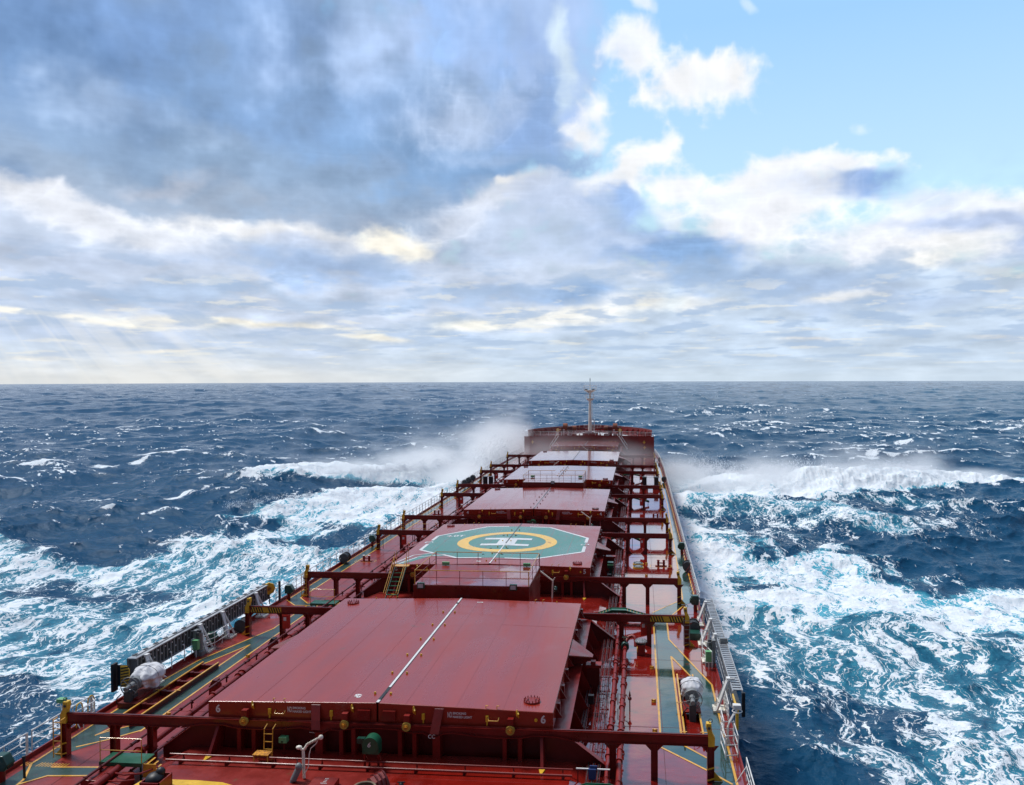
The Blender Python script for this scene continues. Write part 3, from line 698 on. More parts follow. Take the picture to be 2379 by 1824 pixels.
        if h >= 2:
            k = MB(); z = ztop(ax); k.disc((ax,ay,z-.03), .36, .10, 28)
            for i in range(14):
                a = 2*math.pi*i/14; k.disc((ax+.33*math.cos(a), ay+.33*math.sin(a), z+.06), .02, .09, 6)
            for a in (-.17,.17): k.path([(ax+a,ay-.1,z+.06),(ax+a,ay-.1,z+.12),(ax+a,ay+.1,z+.12),(ax+a,ay+.1,z+.06)], .018, 5)
            sub(pn, k, 'access_cover', 'red_side' if h > 4 else 'red_dark', smooth=True)
        # numbers on the end plate
        nx = -7.05 if sg < 0 else 7.08
        if h > 1 or True:
            text(str(h), .46, (nx*w/7.5, y0-.008, 2.24 if h < 7 else 2.2), (R_(90),0,0), 'white', pn, 'hatch_number', sx=.95, bold=.012)
        if sg > 0 and h > 2:
            k = MB(); k.disc((6.78, y0+.01, 2.22), .065, -.07, 12, 'y'); sub(pn, k, 'end_button', 'yellow')
        if h in (6, 5, 4, 2):
            nx = -3.95 if sg < 0 else 3.02
            text('NO', .30, (nx, y0-.008, 2.31), (R_(90),0,0), 'white', pn, 'painted_warning', sx=.42, align='LEFT', bold=.006).scale = (.42, 1.1, 1)
            text('SMOKING', .135, (nx+.23, y0-.008, 2.385), (R_(90),0,0), 'white', pn, 'painted_warning', sx=.95, align='LEFT', bold=.004)
            text('NAKED LIGHT', .135, (nx+.23, y0-.008, 2.235), (R_(90),0,0), 'white', pn, 'painted_warning', sx=.95, align='LEFT', bold=.004)
    # joint between the panels
    m = MB(); 
    if h == 6:
        m.prism([(-.05,y0+.25,2.722),(.05,y0+.25,2.722),(.05,y0+1.2,2.722),(-.05,y0+1.2,2.722)], (0,0,.02))
        m.box(-.085,.085,y0+.02,y1-.02,2.705,2.725); m.build('joint_strip', 'black', t)
        m = MB(); m.box(-.05,.05,y0+1.75,y1-1.35,2.727,2.745); m.box(-.06,.06,y0+.02,y0+.28,2.727,2.75); m.box(-.05,.05,y1-1.05,y1-.02,2.727,2.745)
        m.build('joint_cover', 'white', t)
    else:
        m.box(-.05,.05,y0+.02,y1-.02,2.705,2.728); m.build('joint_strip', 'dark_grey', t)
        if h in (5,):
            m = MB(); m.box(-.045,.045,y0+.1,y0+7.5,2.73,2.742); m.build('joint_cover', 'white', t)
        if h == 4:
            m = MB()
            for i in range(9): m.box(-.045,.045,y0+1+i*.9,y0+1.5+i*.9,2.73,2.742)
            m.build('joint_cover', 'aluminium', t)
    if h == 6:
        text('6P', .42, (-1.12, y0+.75, ztop(-1.12)+.006), (0,R_(-1.3),R_(-90)), 'white', t, 'painted_number', bold=.012, sx=1.0)
        text('S', .5, (1.35, y1-.75, ztop(1.3)+.006), (0,R_(1.3),R_(90)), 'white', t, 'painted_number', bold=.012)
    if h == 5:
        text('5P', .5, (-1.0, y0+.8, ztop(-1.0)+.006), (0,R_(-1.3),R_(-90)), 'white', t, 'painted_number', bold=.012)
        text('S', .5, (1.5, y1-.8, ztop(1.4)+.006), (0,R_(1.3),R_(90)), 'white', t, 'painted_number', bold=.012)
    text('CC', .22, (2.42, y0-.32, 1.50), (R_(80),0,0), 'white', t, 'painted_number') if h == 6 else None
    return t
HT = {h: hatch(h) for h in (6,5,4,3,2,1)}

# helideck marking, painted on the covers of hatch 5 (follows the slope of the two panels)
def painted(poly, z, mb, n=1):
    # clip a convex polygon to each panel and lay it on the slope
    for sg in (-1, 1):
        bmx = [(x, y) for x, y in poly]
        out = []
        for i in range(len(bmx)):
            p, q = bmx[i], bmx[(i+1) % len(bmx)]
            ip, iq = sg*p[0] > .055, sg*q[0] > .055
            if ip: out.append(p)
            if ip != iq:
                k = (sg*.055-p[0])/(q[0]-p[0]); out.append((sg*.055, p[1]+k*(q[1]-p[1])))
        if len(out) > 2: mb.face([(x, y, ztop(x)+z) for x, y in out])
def strip(pts, w, z, mb):
    for (a, b), (c, d) in zip(pts, pts[1:]):
        dx, dy = c-a, d-b; l = math.hypot(dx, dy); nx, ny = -dy/l*w/2, dx/l*w/2
        painted([(a-nx,b-ny),(c-nx,d-ny),(c+nx,d+ny),(a+nx,b+ny)], z, mb)
OC = [(-2.95,61.97),(3.0,61.97),(6.6,65.2),(6.6,70.9),(2.9,75.2),(-2.95,75.2),(-6.6,70.9),(-6.6,65.0)]
t5 = HT[5]
m = MB(); painted(OC, .004, m); painted([(-4.5,63.1),(-5.7,63.55),(-7.2,60.0),(-6.55,60.0),(-5.2,62.6),(-4.0,62.6)], .0045, m); m.build('helideck_paint', 'hatch_green', t5)
m = MB()
segs = [[(-1.0,61.97),(-2.95,61.97),(-4.3,63.15)],[(-5.2,63.75),(-6.6,65.0),(-6.6,67.3)],[(-6.6,68.9),(-6.6,70.9),(-2.95,75.2),(-.95,75.2)],[(1.0,75.2),(2.9,75.2),(6.6,70.9),(6.6,68.9)],
        [(6.6,67.4),(6.6,65.2),(3.0,61.97),(.8,61.97)]]
for q in segs: strip(q, .26, .008, m)
strip([(-4.3,63.1),(-6.1,62.3),(-6.9,60.0)], .14, .009, m); strip([(-5.2,63.75),(-6.6,63.0),(-7.35,60.1)], .14, .009, m)
strip([(-2.1,69.4),(1.95,69.4)], .72, .0145, m); strip([(-2.05,66.95),(1.98,66.95)], .72, .0145, m)
strip([(-.42,69.1),(-.42,67.2)], .72, .0147, m) if False else strip([(-.38,69.05),(-.38,67.3)], .75, .0147, m); strip([(.38,69.05),(.38,67.3)], .75, .0147, m)
m.build('helideck_marking', 'hatch_white', t5)
m = MB(); Ro, Ri = 4.2, 3.25; cy = 68.25
for i in range(72):
    a, b = 2*math.pi*i/72, 2*math.pi*(i+1)/72
    painted([(Ro*math.cos(a),cy+Ro*math.sin(a)),(Ro*math.cos(b),cy+Ro*math.sin(b)),(Ri*math.cos(b),cy+Ri*math.sin(b)),(Ri*math.cos(a),cy+Ri*math.sin(a))], .012, m)
m.build('helideck_ring', 'hatch_yellow', t5)
text('4.0T', 1.05, (-5.0, 70.75, ztop(-5)+.010), (0,R_(-1.3),0), 'hatch_white', t5, 'painted_marking', sx=.85, bold=.02)
text('D', 1.0, (-6.62, 68.1, ztop(-6.6)+.010), (0,R_(-1.3),R_(90)), 'hatch_white', t5, 'painted_marking', bold=.01)
text('D', 1.0, (6.62, 68.1, ztop(6.6)+.010), (0,R_(1.3),R_(90)), 'hatch_white', t5, 'painted_marking', bold=.01)
m = MB()
for x, y in ((-.75,70.9),(.35,70.9),(-.9,65.4),(.45,65.5),(-1.1,63.2),(.4,63.2)): m.disc((x,y,ztop(x)-.03),.1,.055,8)
m.build('lashing_socket', 'dark_grey', t5)

# ---------------------------------------------------------------- rail beams for the rolling covers
ZB = 1.89
def beam_profile():
    pts = [(-13.95,ZB-.02),(13.95,ZB-.02),(13.95,1.48)]
    low = [(8.6,1.48),(7.6,1.66),(6.7,1.66),(6.2,1.56),(5.2,1.52),(4.3,1.56),(3.3,1.66),(2.9,1.62),(2.62,1.48),(2.3,1.48),(2.0,1.62),(1.6,1.6),(.9,1.72),(0,1.74)]
    pts += low + [(-x, z) for x, z in reversed(low[:-1])] + [(-13.95,1.48)]
    return pts
BP = beam_profile()
BEAMS = []
def rail_beam(y, label, far, zfoot=0, hazard=False):
    t = thing('hatch_rail_beam', label, 'rail beam', (0, y, 0), 'transverse rail beams at the hatch ends')
    m = MB(); m.prism([(x, y-.02, z) for x, z in BP], (0,.04,0))
    m.box(-13.95,13.95,y-.10,y+.10,ZB-.02,ZB)
    for sg in (1,-1): m.box(*sorted((sg*8.7,sg*13.95)),y-.10,y+.10,1.455,1.48)
    low = [(x, z) for x, z in BP if z < 1.8 and abs(x) < 8.7]
    for (a, b), (c, d) in zip(low, low[1:]): m.bar((a,y-.07,b-.01),(c,y-.07,d-.01),.14,.022)
    m.build('beam', 'red_steel', t)
    m = MB(); m.box(-13.9,13.9,y-.045,y+.045,ZB,ZB+.035); m.build('rail', 'red_dark', t)
    for sg in (1,-1):
        for x in (9.98, 11.68, 13.96):
            m = MB(); X = sg*x
            m.box(X-.13,X+.13,y-.015,y+.015,0,1.455)
            for e in (-.13,.13): m.box(X+e-.012,X+e+.012,y-.15,y+.15,0,1.455)
            lo, hi = (-1, 1) if x < 13.5 else ((-1, 0) if sg > 0 else (0, 1))
            for d in (-1, 1):
                if x > 13.5 and d*sg > 0: 
                    m.prism([(X+d*.14,y-.012,1.47),(X+d*.34,y-.012,1.47),(X+d*.14,y-.012,1.22)], (0,.024,0)); continue
                m.prism([(X+d*.14,y-.012,1.47),(X+d*.42,y-.012,1.47),(X+d*.14,y-.012,1.18)], (0,.024,0))
                if far and x < 13.5 and (x > 10.5) == (d*sg < 0): m.prism([(X+d*.14,y-.012,0),(X+d*.45,y-.012,0),(X+d*.14,y-.012,.34)], (0,.03,0))
            m.build('post', 'red_steel', t)
        # end stop
        X = sg*13.96
        m = MB(); m.prism([(X-sg*.10,y-.13,ZB-.42),(X+sg*.16,y-.13,ZB-.42),(X+sg*.17,y-.13,ZB-.05),(X+sg*.05,y-.13,ZB+.18),(X+sg*.02,y-.13,ZB+.52),(X-sg*.17,y-.13,ZB+.52),(X-sg*.19,y-.13,ZB+.36),(X-sg*.10,y-.13,ZB+.02)], (0,.26,0))
        es = m.build('end_stop', 'yellow', t)
        k = MB(); k.disc((X-sg*.07,y-.135,ZB+.34),.06,-.02,10,'y'); k.torus((X,y,ZB+.60),.08,.015,'y',10,5); sub(es, k, 'stop_shackle', 'dark_grey')
        m = MB(); m.prism([(X+sg*.14,y-.02,.42),(X+sg*.5,y-.02,.02),(X+sg*.14,y-.02,.02)], (0,.04,0)); m.build('post_foot', 'yellow', t)
        m = MB()
        for zz_ in (.10, .55): 
            m.bar((X-.145,y-.165,zz_),(X+.145,y-.165,zz_+.1),.012,.06)
        m.build('post_band', 'yellow', t)
    if hazard:
        for sg in (1,-1):
            m = MB(); m.box(*sorted((sg*11.75,sg*13.75)),y-.045,y-.022,1.50,1.85); wp = m.build('warning_panel', 'yellow', t)
            k = MB()
            for i in range(12):
                x = sg*11.85 + sg*i*.165
                if 5 <= i <= 6: continue
                k.prism([(x,y-.05,1.51),(x+.085,y-.05,1.51),(x-.045,y-.05,1.84),(x-.13,y-.05,1.84)], (0,.004,0))
            sub(wp, k, 'warning_stripe', 'black')
    BEAMS.append(t)
    return t
for h in (6,5,4,3,2,1):
    y0, y1 = HY[h]
    if h > 1:
        rail_beam(y0-.13, {6:'nearest red rail beam, running right across the ship in front of hatch 6', 5:'red rail beam on posts at the near end of the helideck hatch 5',
                           4:'red rail beam on posts at the near end of hatch 4', 3:'red rail beam on posts at the near end of hatch 3', 2:'misty red rail beam at the near end of hatch 2'}[h], False)
        rail_beam(y1+.13, {6:'red rail beam with yellow and black hazard stripes beyond hatch 6', 5:'red rail beam on posts at the far end of the helideck hatch 5',
                           4:'red rail beam on posts at the far end of hatch 4', 3:'red rail beam on posts at the far end of hatch 3', 2:'misty red rail beam at the far end of hatch 2'}[h], True, hazard=(h == 6))

# ================================================================ PIPES AND CABLE TRAYS
def flanged_pipe(name, label, pts, r, mat, parts_mat, step=2.9, big=.0, group=None, stands=True):
    t = thing(name, label, 'pipe', pts[0], group)
    m = MB(); m.path(pts, r, 12); p = m.build('pipe_run', mat, t, smooth=True)
    fl = MB(); st = MB()
    i = 0
    for a, b in zip(pts, pts[1:]):
        a = Vector(a); b = Vector(b); d = b - a
        if abs(d.y) < 4: continue
        y = a.y + .8
        while y < b.y - .3:
            c = a + d*((y-a.y)/d.y); i += 1
            k = 1.45 if i % 3 else 1.75
            fl.tube((c.x,c.y-.05,c.z),(c.x,c.y+.05,c.z), r*k, 14)
            if i % 3 == 0: fl.tube((c.x,c.y-.42,c.z),(c.x,c.y-.05,c.z), r*1.25, 14); fl.tube((c.x,c.y-.47,c.z),(c.x,c.y-.42,c.z), r*1.5, 14)
            if stands:
                st.box(c.x-.03,c.x+.03,c.y+.9,c.y+.96,0,c.z-r*.6); st.box(c.x-r*1.6,c.x+r*1.6,c.y+.87,c.y+.99,c.z-r-.04,c.z-r)
                st.torus((c.x,c.y+.93,c.z), r+.015, .015, 'y', 12, 4)
            y += step
    if fl.v: fl.build('pipe_flange', parts_mat, t, smooth=True)
    if st.v: st.build('pipe_stand', parts_mat, t)
    return t
flanged_pipe('deck_pipe', 'long red flanged pipe beside the cable trays on the starboard deck', [(9.76,22,.48),(9.72,166,.48)], .10, 'red_side', 'red_side')
flanged_pipe('deck_pipe', 'shorter red flanged pipe ending at the dark green valve near the pump box', [(10.23,22,.48),(10.23,48.5,.48)], .105, 'red_side', 'red_side', 2.8)
flanged_pipe('deck_pipe', 'thick dark red pipe running along the port side of hatch 6', [(-10.15,26,.55),(-10.35,50.6,.55),(-10.38,60,.5),(-10.36,160,.5)], .15, 'red_side', 'red_side', 3.1)
flanged_pipe('deck_pipe', 'thin dark red pipe on stools outboard of the thick port pipe', [(-10.66,26,.78),(-10.72,160,.74)], .055, 'red_dark', 'red_dark', 3.4)
flanged_pipe('deck_pipe', 'thin red pipe between the thick port pipe and hatch 6', [(-9.75,26,.38),(-9.8,110,.38)], .05, 'red_dark', 'red_dark', 4.0)
# valve, elbow and pump box near the end of the starboard pipe
t = thing('pipe_valve', 'dark green valve with curved red elbow at the end of the starboard pipe', 'valve', (10.23,48.6,0))
m = MB(); m.disc((10.23,48.55,.48),.24,.14,16,'y'); m.sphere((10.23,48.85,.5),.24,12,8); m.tube((10.23,48.85,.5),(10.23,48.85,.98),.05); m.torus((10.23,48.85,.98),.15,.022,'z',16,6); m.build('valve_body','dark_green',t,smooth=True)
m = MB(); m.path([(10.23,49.05,.5),(10.3,49.3,.62),(10.45,49.42,.82),(10.65,49.42,.90),(10.8,49.3,.86),(10.86,49.1,.66),(10.86,48.95,.4)],.11,12); m.build('elbow','red_side',t,smooth=True)
t = thing('pump_box', 'red box with a round bolted pale lid beside the green valve', 'pump box', (11.15,48.9,0))
m = MB(); m.box(10.92,11.42,48.55,49.05,0,.62); m.build('box_body','red_side',t,bevel=.02)
m = MB(); m.disc((11.17,48.8,.62),.27,.14,18); m.build('box_neck','black',t)
m = MB(); m.disc((11.17,48.8,.76),.36,.06,22)
for i in range(14): a=2*math.pi*i/14; m.disc((11.17+.31*math.cos(a),48.8+.31*math.sin(a),.82),.025,.06,6)
m.path([(11.05,48.8,.82),(11.05,48.8,.9),(11.28,48.8,.9),(11.28,48.8,.82)],.02,5); m.build('lid','aluminium',t,smooth=True)
m = MB(); m.torus((10.95,48.4,.42),.14,.03,'x',16,6,0,4.5); m.build('hose','line_yellow',t)

def cable_tray(label, xs, y0, y1, z=.42, w=.11):
    t = thing('cable_tray', label, 'cable tray', (xs[0], y0, 0))
    rl = MB(); rg = MB(); cb = MB(); st = MB()
    for j, x in enumerate(xs):
        zz_ = z + .05*(j % 2)
        for e in (-w/2, w/2): rl.box(x+e-.010, x+e+.010, y0+.2*j, y1, zz_, zz_+.06)
        y = y0+.2*j
        while y < y1: rg.box(x-w/2, x+w/2, y, y+.05, zz_, zz_+.03); y += .9
        cb.tube((x-.012,y0,zz_+.05),(x-.012,y1,zz_+.05),.014,6)
    y = y0+.6
    while y < y1:
        st.box(xs[0]-w, xs[-1]+w, y, y+.07, z-.06, z-.01); st.box(xs[0]-.02,xs[0]+.03,y,y+.05,0,z-.06); st.box(xs[-1]-.02,xs[-1]+.03,y,y+.05,0,z-.06); y += 2.4
    rl.build('tray_side','red_dark',t); rg.build('tray_rung','red_side',t); cb.build('cable','dark_grey',t); st.build('tray_stand','red_dark',t)
cable_tray('bundle of ladder-like cable trays beside the starboard deck pipe', [8.98,9.2,9.42], 24, 160)
cable_tray('short narrow cable tray close under the starboard side of hatch 6', [8.42,8.56], 34.6, 42.5, .3)
cable_tray('short narrow cable tray close under the starboard side of the helideck hatch', [8.5,8.62], 60.5, 68.5, .3)
cable_tray('thin pipe ladder beside hatch 4 on the starboard side', [8.5], 86.5, 101, .3)
def side_box(x, y, label, mat='black'):
    t = thing('junction_box', label, 'junction box', (x, y, 0))
    m = MB(); m.box(x-.14,x+.14,y-.12,y+.12,.55,.98); m.build('box_body', mat, t, bevel=.015)
    m = MB(); m.box(x-.03,x+.03,y-.03,y+.03,0,.55); m.tube((x+.14,y,.8),(x+.6,y,.8),.015,6); m.tube((x+.14,y,.62),(x+.6,y,.62),.015,6); m.build('box_stand','red_dark',t)
side_box(8.72, 39.8, 'black junction box beside the short cable tray of hatch 6')
side_box(8.72, 64.6, 'black junction box beside the short cable tray of the helideck hatch')
t = thing('hydraulic_stand', 'red boxed stand beneath the rolling arm on the starboard side of hatch 6', 'stand', (8.9,42.6,0))
m = MB(); m.box(8.35,9.0,42.5,43.0,.0,1.35); m.build('stand_body','red_dark',t); m = MB(); m.box(8.3,9.1,42.45,43.05,1.35,1.5); m.box(8.55,8.8,42.4,42.7,1.5,1.7); m.build('stand_top','red_side',t)
t = thing('hydraulic_stand', 'red boxed stand beneath the rolling arm on the starboard side of the helideck hatch', 'stand', (8.9,68.7,0))
m = MB(); m.box(8.35,9.0,68.6,69.1,.0,1.35); m.build('stand_body','red_dark',t); m = MB(); m.box(8.3,9.1,68.55,69.15,1.35,1.5); m.build('stand_top','red_side',t)
t = thing('gooseneck_vent', 'dark green boxy ventilator on a post between hatch 5 and the cable trays', 'ventilator', (8.75,66.8,0))
m = MB(); m.box(8.62,8.88,66.7,66.95,.1,.95); m.build('vent_post','dark_green',t); m = MB(); m.box(8.5,8.98,66.55,67.05,.95,1.45); m.build('vent_hood','dark_green',t,bevel=.03); m = MB(); m.box(8.5,8.98,66.5,66.548,1.2,1.3); m.build('vent_lip','light_green',t)
t = thing('ladder_valve', 'small red valve spindle with arrow head standing by the starboard pipes of hatch 6', 'valve', (10.62,40.4,0))
m = MB(); m.path([(10.0,40.9,.1),(10.0,40.9,.65),(10.45,40.7,.65),(10.55,40.4,.65)],.02,6); m.tube((10.6,40.4,0),(10.6,40.4,.75),.03,6); m.sphere((10.6,40.4,.62),.1,8,6); m.tube((10.6,40.4,.75),(10.6,40.4,1.02),.06,8,.005); m.build('spindle','red_dark',t)
t = thing('pipe_rack', 'white crossbar with blue clamps over the cable trays below the nearest rail beam', 'pipe rack', (9.2,32.4,0))
m = MB(); m.box(8.55,9.9,32.37,32.43,.86,.90); m.build('crossbar','white',t); m = MB(); m.box(9.05,9.35,32.2,32.35,.55,.95); m.box(9.1,9.4,32.3,32.36,.9,1.05); m.build('clamp','blue',t)
m = MB(); m.box(8.6,8.64,32.38,32.42,0,.86); m.box(9.82,9.86,32.38,32.42,0,.86); m.build('rack_post','red_dark',t)

# green stepped gangways over the pipes
def crossing(y, label, x0=8.3, x1=12.2, w=.62, zt=.98):
    t = thing('pipe_crossing', label, 'crossing walkway', (x0, y, 0), 'green walkways stepping over the deck pipes')
    pf = [(x0,.62),(x0+.95,zt),(x0+1.85,zt),(x1,.42)]
    m = MB()
    for (a, za), (b, zb) in zip(pf, pf[1:]): m.prism([(a,y-w/2,za),(b,y-w/2,zb),(b,y-w/2,zb-.05),(a,y-w/2,za-.05)], (0,w,0))
    for sg in (-1,1):
        for (a, za), (b, zb) in zip(pf, pf[1:]): m.prism([(a,y+sg*w/2,za+.05),(b,y+sg*w/2,zb+.05),(b,y+sg*w/2,zb-.14),(a,y+sg*w/2,za-.14)], (0,.03,0))
    m.build('tread_deck','platform_green',t)
    m = MB()
    for k in range(4): x = x0+.15+k*.2; z = .62+(x-x0)/.95*(zt-.62); m.box(x,x+.02,y-w/2+.04,y+w/2-.02,z+.005,z+.03)
    for k in range(9): x = x0+1.98+k*.21; z = zt-(x-x0-1.85)/(x1-x0-1.85)*(zt-.42); m.box(x,x+.02,y-w/2+.04,y+w/2-.02,z+.005,z+.03)
    m.build('tread_nosing','line_yellow',t)
    m = MB()
    for x, z in ((x0+.1,.6),(x0+.95,.9),(x0+1.85,.9),(x1-1.0,.58),(x1-.15,.4)): m.box(x-.025,x+.025,y-w/2+.06,y-w/2+.1,0,z); m.box(x-.025,x+.025,y+w/2-.1,y+w/2-.06,0,z)
    m.build('support_leg','dark_green',t)
    return t
crossing(54.7, 'long green stepped walkway over the starboard pipes between hatches 6 and 5')
crossing(30.6, 'nearest green walkway over the starboard pipes, cut by the bottom of the photo', 8.1, 11.5, .7)
crossing(81.0, 'green walkway over the starboard pipes between hatches 5 and 4', 8.3, 11.4)
crossing(107.0, 'green and white walkway over the starboard pipes between hatches 4 and 3', 8.3, 12.4)
crossing(133.0, 'far misty walkway over the starboard pipes between hatches 3 and 2', 8.3, 12.2)
def port_platform(y, label, x0=-11.05, x1=-9.2, w=.9, z=.75, mat='platform_green'):
    t = thing('step_platform', label, 'step platform', (x0, y, 0), 'green step platforms over the port pipes')
    m = MB(); m.box(x0,x1,y-w/2,y+w/2,z-.04,z); m.box(x0,x1,y-w/2-.02,y-w/2,z-.14,z+.02); m.box(x0,x0+.03,y-w/2,y+w/2,z-.12,z+.01); m.build('platform',mat,t)
    m = MB()
    for yy in (y-w/2+.03,): 
        m.path([(x0+.03,yy,z),(x0+.03,yy,z+1.0),(x1-.03,yy,z+1.0),(x1-.03,yy,z)],.022,6); m.tube((x0+.03,yy,z+.5),(x1-.03,yy,z+.5),.015,6)
    m.build('handrail','line_yellow',t)
    m = MB()
    for i in range(4): m.box(x1+.02+i*.13, x1+.12+i*.13, y-w/2+.1, y+w/2-.1, z-.12-i*.14, z-.10-i*.14)
    m.box(x1, x1+.55, y-w/2+.07,y-w/2+.1,z-.6,z-.04)
    m.build('step','line_yellow',t)
    m = MB()
    for x in (x0+.1,x1-.1):
        for yy in (y-w/2+.08,y+w/2-.08): m.box(x-.03,x+.03,yy-.03,yy+.03,0,z-.04)
    m.build('platform_leg','dark_green',t)
port_platform(32.05, 'dark green step platform with yellow handrail over the port pipes before hatch 6')
port_platform(55.8, 'small green step platform with yellow handrail beyond the port side of hatch 6', -11.9, -10.1)
port_platform(81.6, 'distant green step platform with yellow handrail left of the helideck hatch', -11.9, -10.1)

# ================================================================ RAILINGS
def railing(pts, label, where, group=None, h=1.05, sp=1.5, r=.022, mat='white', rails=3, stay=0, name='deck_railing', z0=0, base=0.0, staymat=None, thick_every=0):
    # pts: polyline in plan (x, y) or (x, y, z)
    pts = [Vector((p[0], p[1], p[2] if len(p) > 2 else z0)) for p in pts]
    t = thing(name, label, 'railing', tuple(pts[0]), group)
    m = MB()
    for i in range(rails):
        z = h*(1 - i/rails)
        m.path([p + Vector((0,0,z)) for p in pts], r*(1.15 if i == 0 else .75), 6)
    m.build('rail', mat, t)
    k = 0
    for a, b in zip(pts, pts[1:]):
        L_ = (b-a).length; n = max(1, round(L_/sp))
        for i in range(n if b is not pts[-1] else n+1):
            c = a + (b-a)*(i/n); k += 1
            q = MB()
            if thick_every and k % thick_every == 0: q.box(c.x-.02,c.x+.02,c.y-.06,c.y+.06,c.z+base,c.z+h)
            else: q.tube(c + Vector((0,0,base)), c + Vector((0,0,h)), r, 6)
            po = q.build('post', mat, t)
            if stay and k % abs(stay) == 0:
                sx = -1 if c.x > 0 else 1
                q = MB(); q.bar((c.x, c.y, c.z+h*.62), (c.x+sx*.42, c.y-.1, c.z), .03, .03); sub(po, q, 'stay', staymat or mat)
    return t
def place(y):
    for a, b, s in ((20,33.4,'before the nearest rail beam'),(33.4,40.5,'beside the near end of hatch 6'),(40.5,57.5,'beside the far end of hatch 6'),(57.5,59.7,'beside the first deckhouse'),
                    (59.7,68,'beside the near half of the helideck hatch'),(68,77.2,'beside the far half of the helideck hatch'),(77.2,85.2,'between hatches 5 and 4'),
                    (85.2,94,'beside the near half of hatch 4'),(94,102.6,'beside the far half of hatch 4'),(102.6,111.2,'beside the second deckhouse'),(111.2,120,'beside the near half of hatch 3'),
                    (120,128.6,'beside the far half of hatch 3'),(128.6,137,'between hatches 3 and 2'),(137,146,'beside the near half of hatch 2'),(146,155,'beside the far half of hatch 2'),
                    (155,166,'between hatches 2 and 1'),(166,200,'beside hatch 1 near the forecastle')):
        if a <= y < b: return s
segP = [(24,33.2),(33.2,37.4),(57.4,59.6),(59.6,68),(68,77),(77,85.4),(85.4,94),(94,102.6),(102.6,111.2),(111.2,120),(120,128.6),(128.6,137),(137,146),(146,155),(155,166),(166,178)]
for a, b in segP:
    xs = lambda y: -(half_beam(y)-.03)
    railing([(xs(a), a+.15, .18), (xs(b), b-.15, .18)], 'white port side railing %s' % place((a+b)/2), None, 'white railings along both deck edges', h=.98, r=.028, sp=1.3 if b < 60 else 1.45, stay=3, thick_every=4)
segS = [(24,33.4),(58.6,68),(68,77),(77,85.4),(85.4,94),(94,102.6),(102.6,111.2),(111.2,120),(120,128.6),(128.6,137),(137,146),(146,155),(155,166),(166,178)]
for a, b in segS:
    xs = lambda y: (half_beam(y)-.03)
    railing([(xs(a), a+.1, .18), (xs(b), b-.1, .18)], 'white starboard railing with slanting stays %s' % place((a+b)/2), None, 'white railings along both deck edges', h=.98, sp=1.1, stay=1, staymat='white' if a < 50 else 'red_side')
# railing pieces round the boarding places
railing([(15.3,37.0,.1),(14.85,37.0,.1),(14.85,38.4,.1)], 'low white gate railing beside the near end of the starboard gangway', None, h=.95, sp=.7)
railing([(15.3,41.9,.1),(15.28,39.0,.1)], 'white railing leaning outboard between the starboard gangway and its end frame', None, h=.95, sp=.5)
railing([(15.35,50.6,.1),(14.85,50.2,.1),(14.75,48.0,.1),(15.15,46.4,.1)], 'white bent railing round the middle davit of the starboard gangway', None, h=.95, sp=1.0)
railing([(-15.38,46.2,.1),(-14.9,47.0,.1),(-14.7,47.6,.1),(-14.7,49.4,.1)], 'white bent railing round the middle davit of the port gangway', None, h=.95, sp=.9)
railing([(-15.35,37.3,.1),(-14.95,36.9,.1),(-14.95,36.1,.1)], 'low white railing beside the hoop ladders on the port edge', None, h=.95, sp=.6, rails=2)
for y, s in ((42.2,'nearest'),(44.0,'middle'),(45.3,'farthest')):
    t = thing('rail_stanchion', 'single white stanchion under the port gangway, %s of the three' % s, 'stanchion', (-15.3,y,0), 'loose stanchions under the port gangway')
    m = MB(); m.tube((-15.3,y,.1),(-15.3,y,1.05),.028,6); m.tube((-15.3,y,1.0),(-15.38,y-.05,1.06),.035,6); m.build('stanchion_post','white',t)

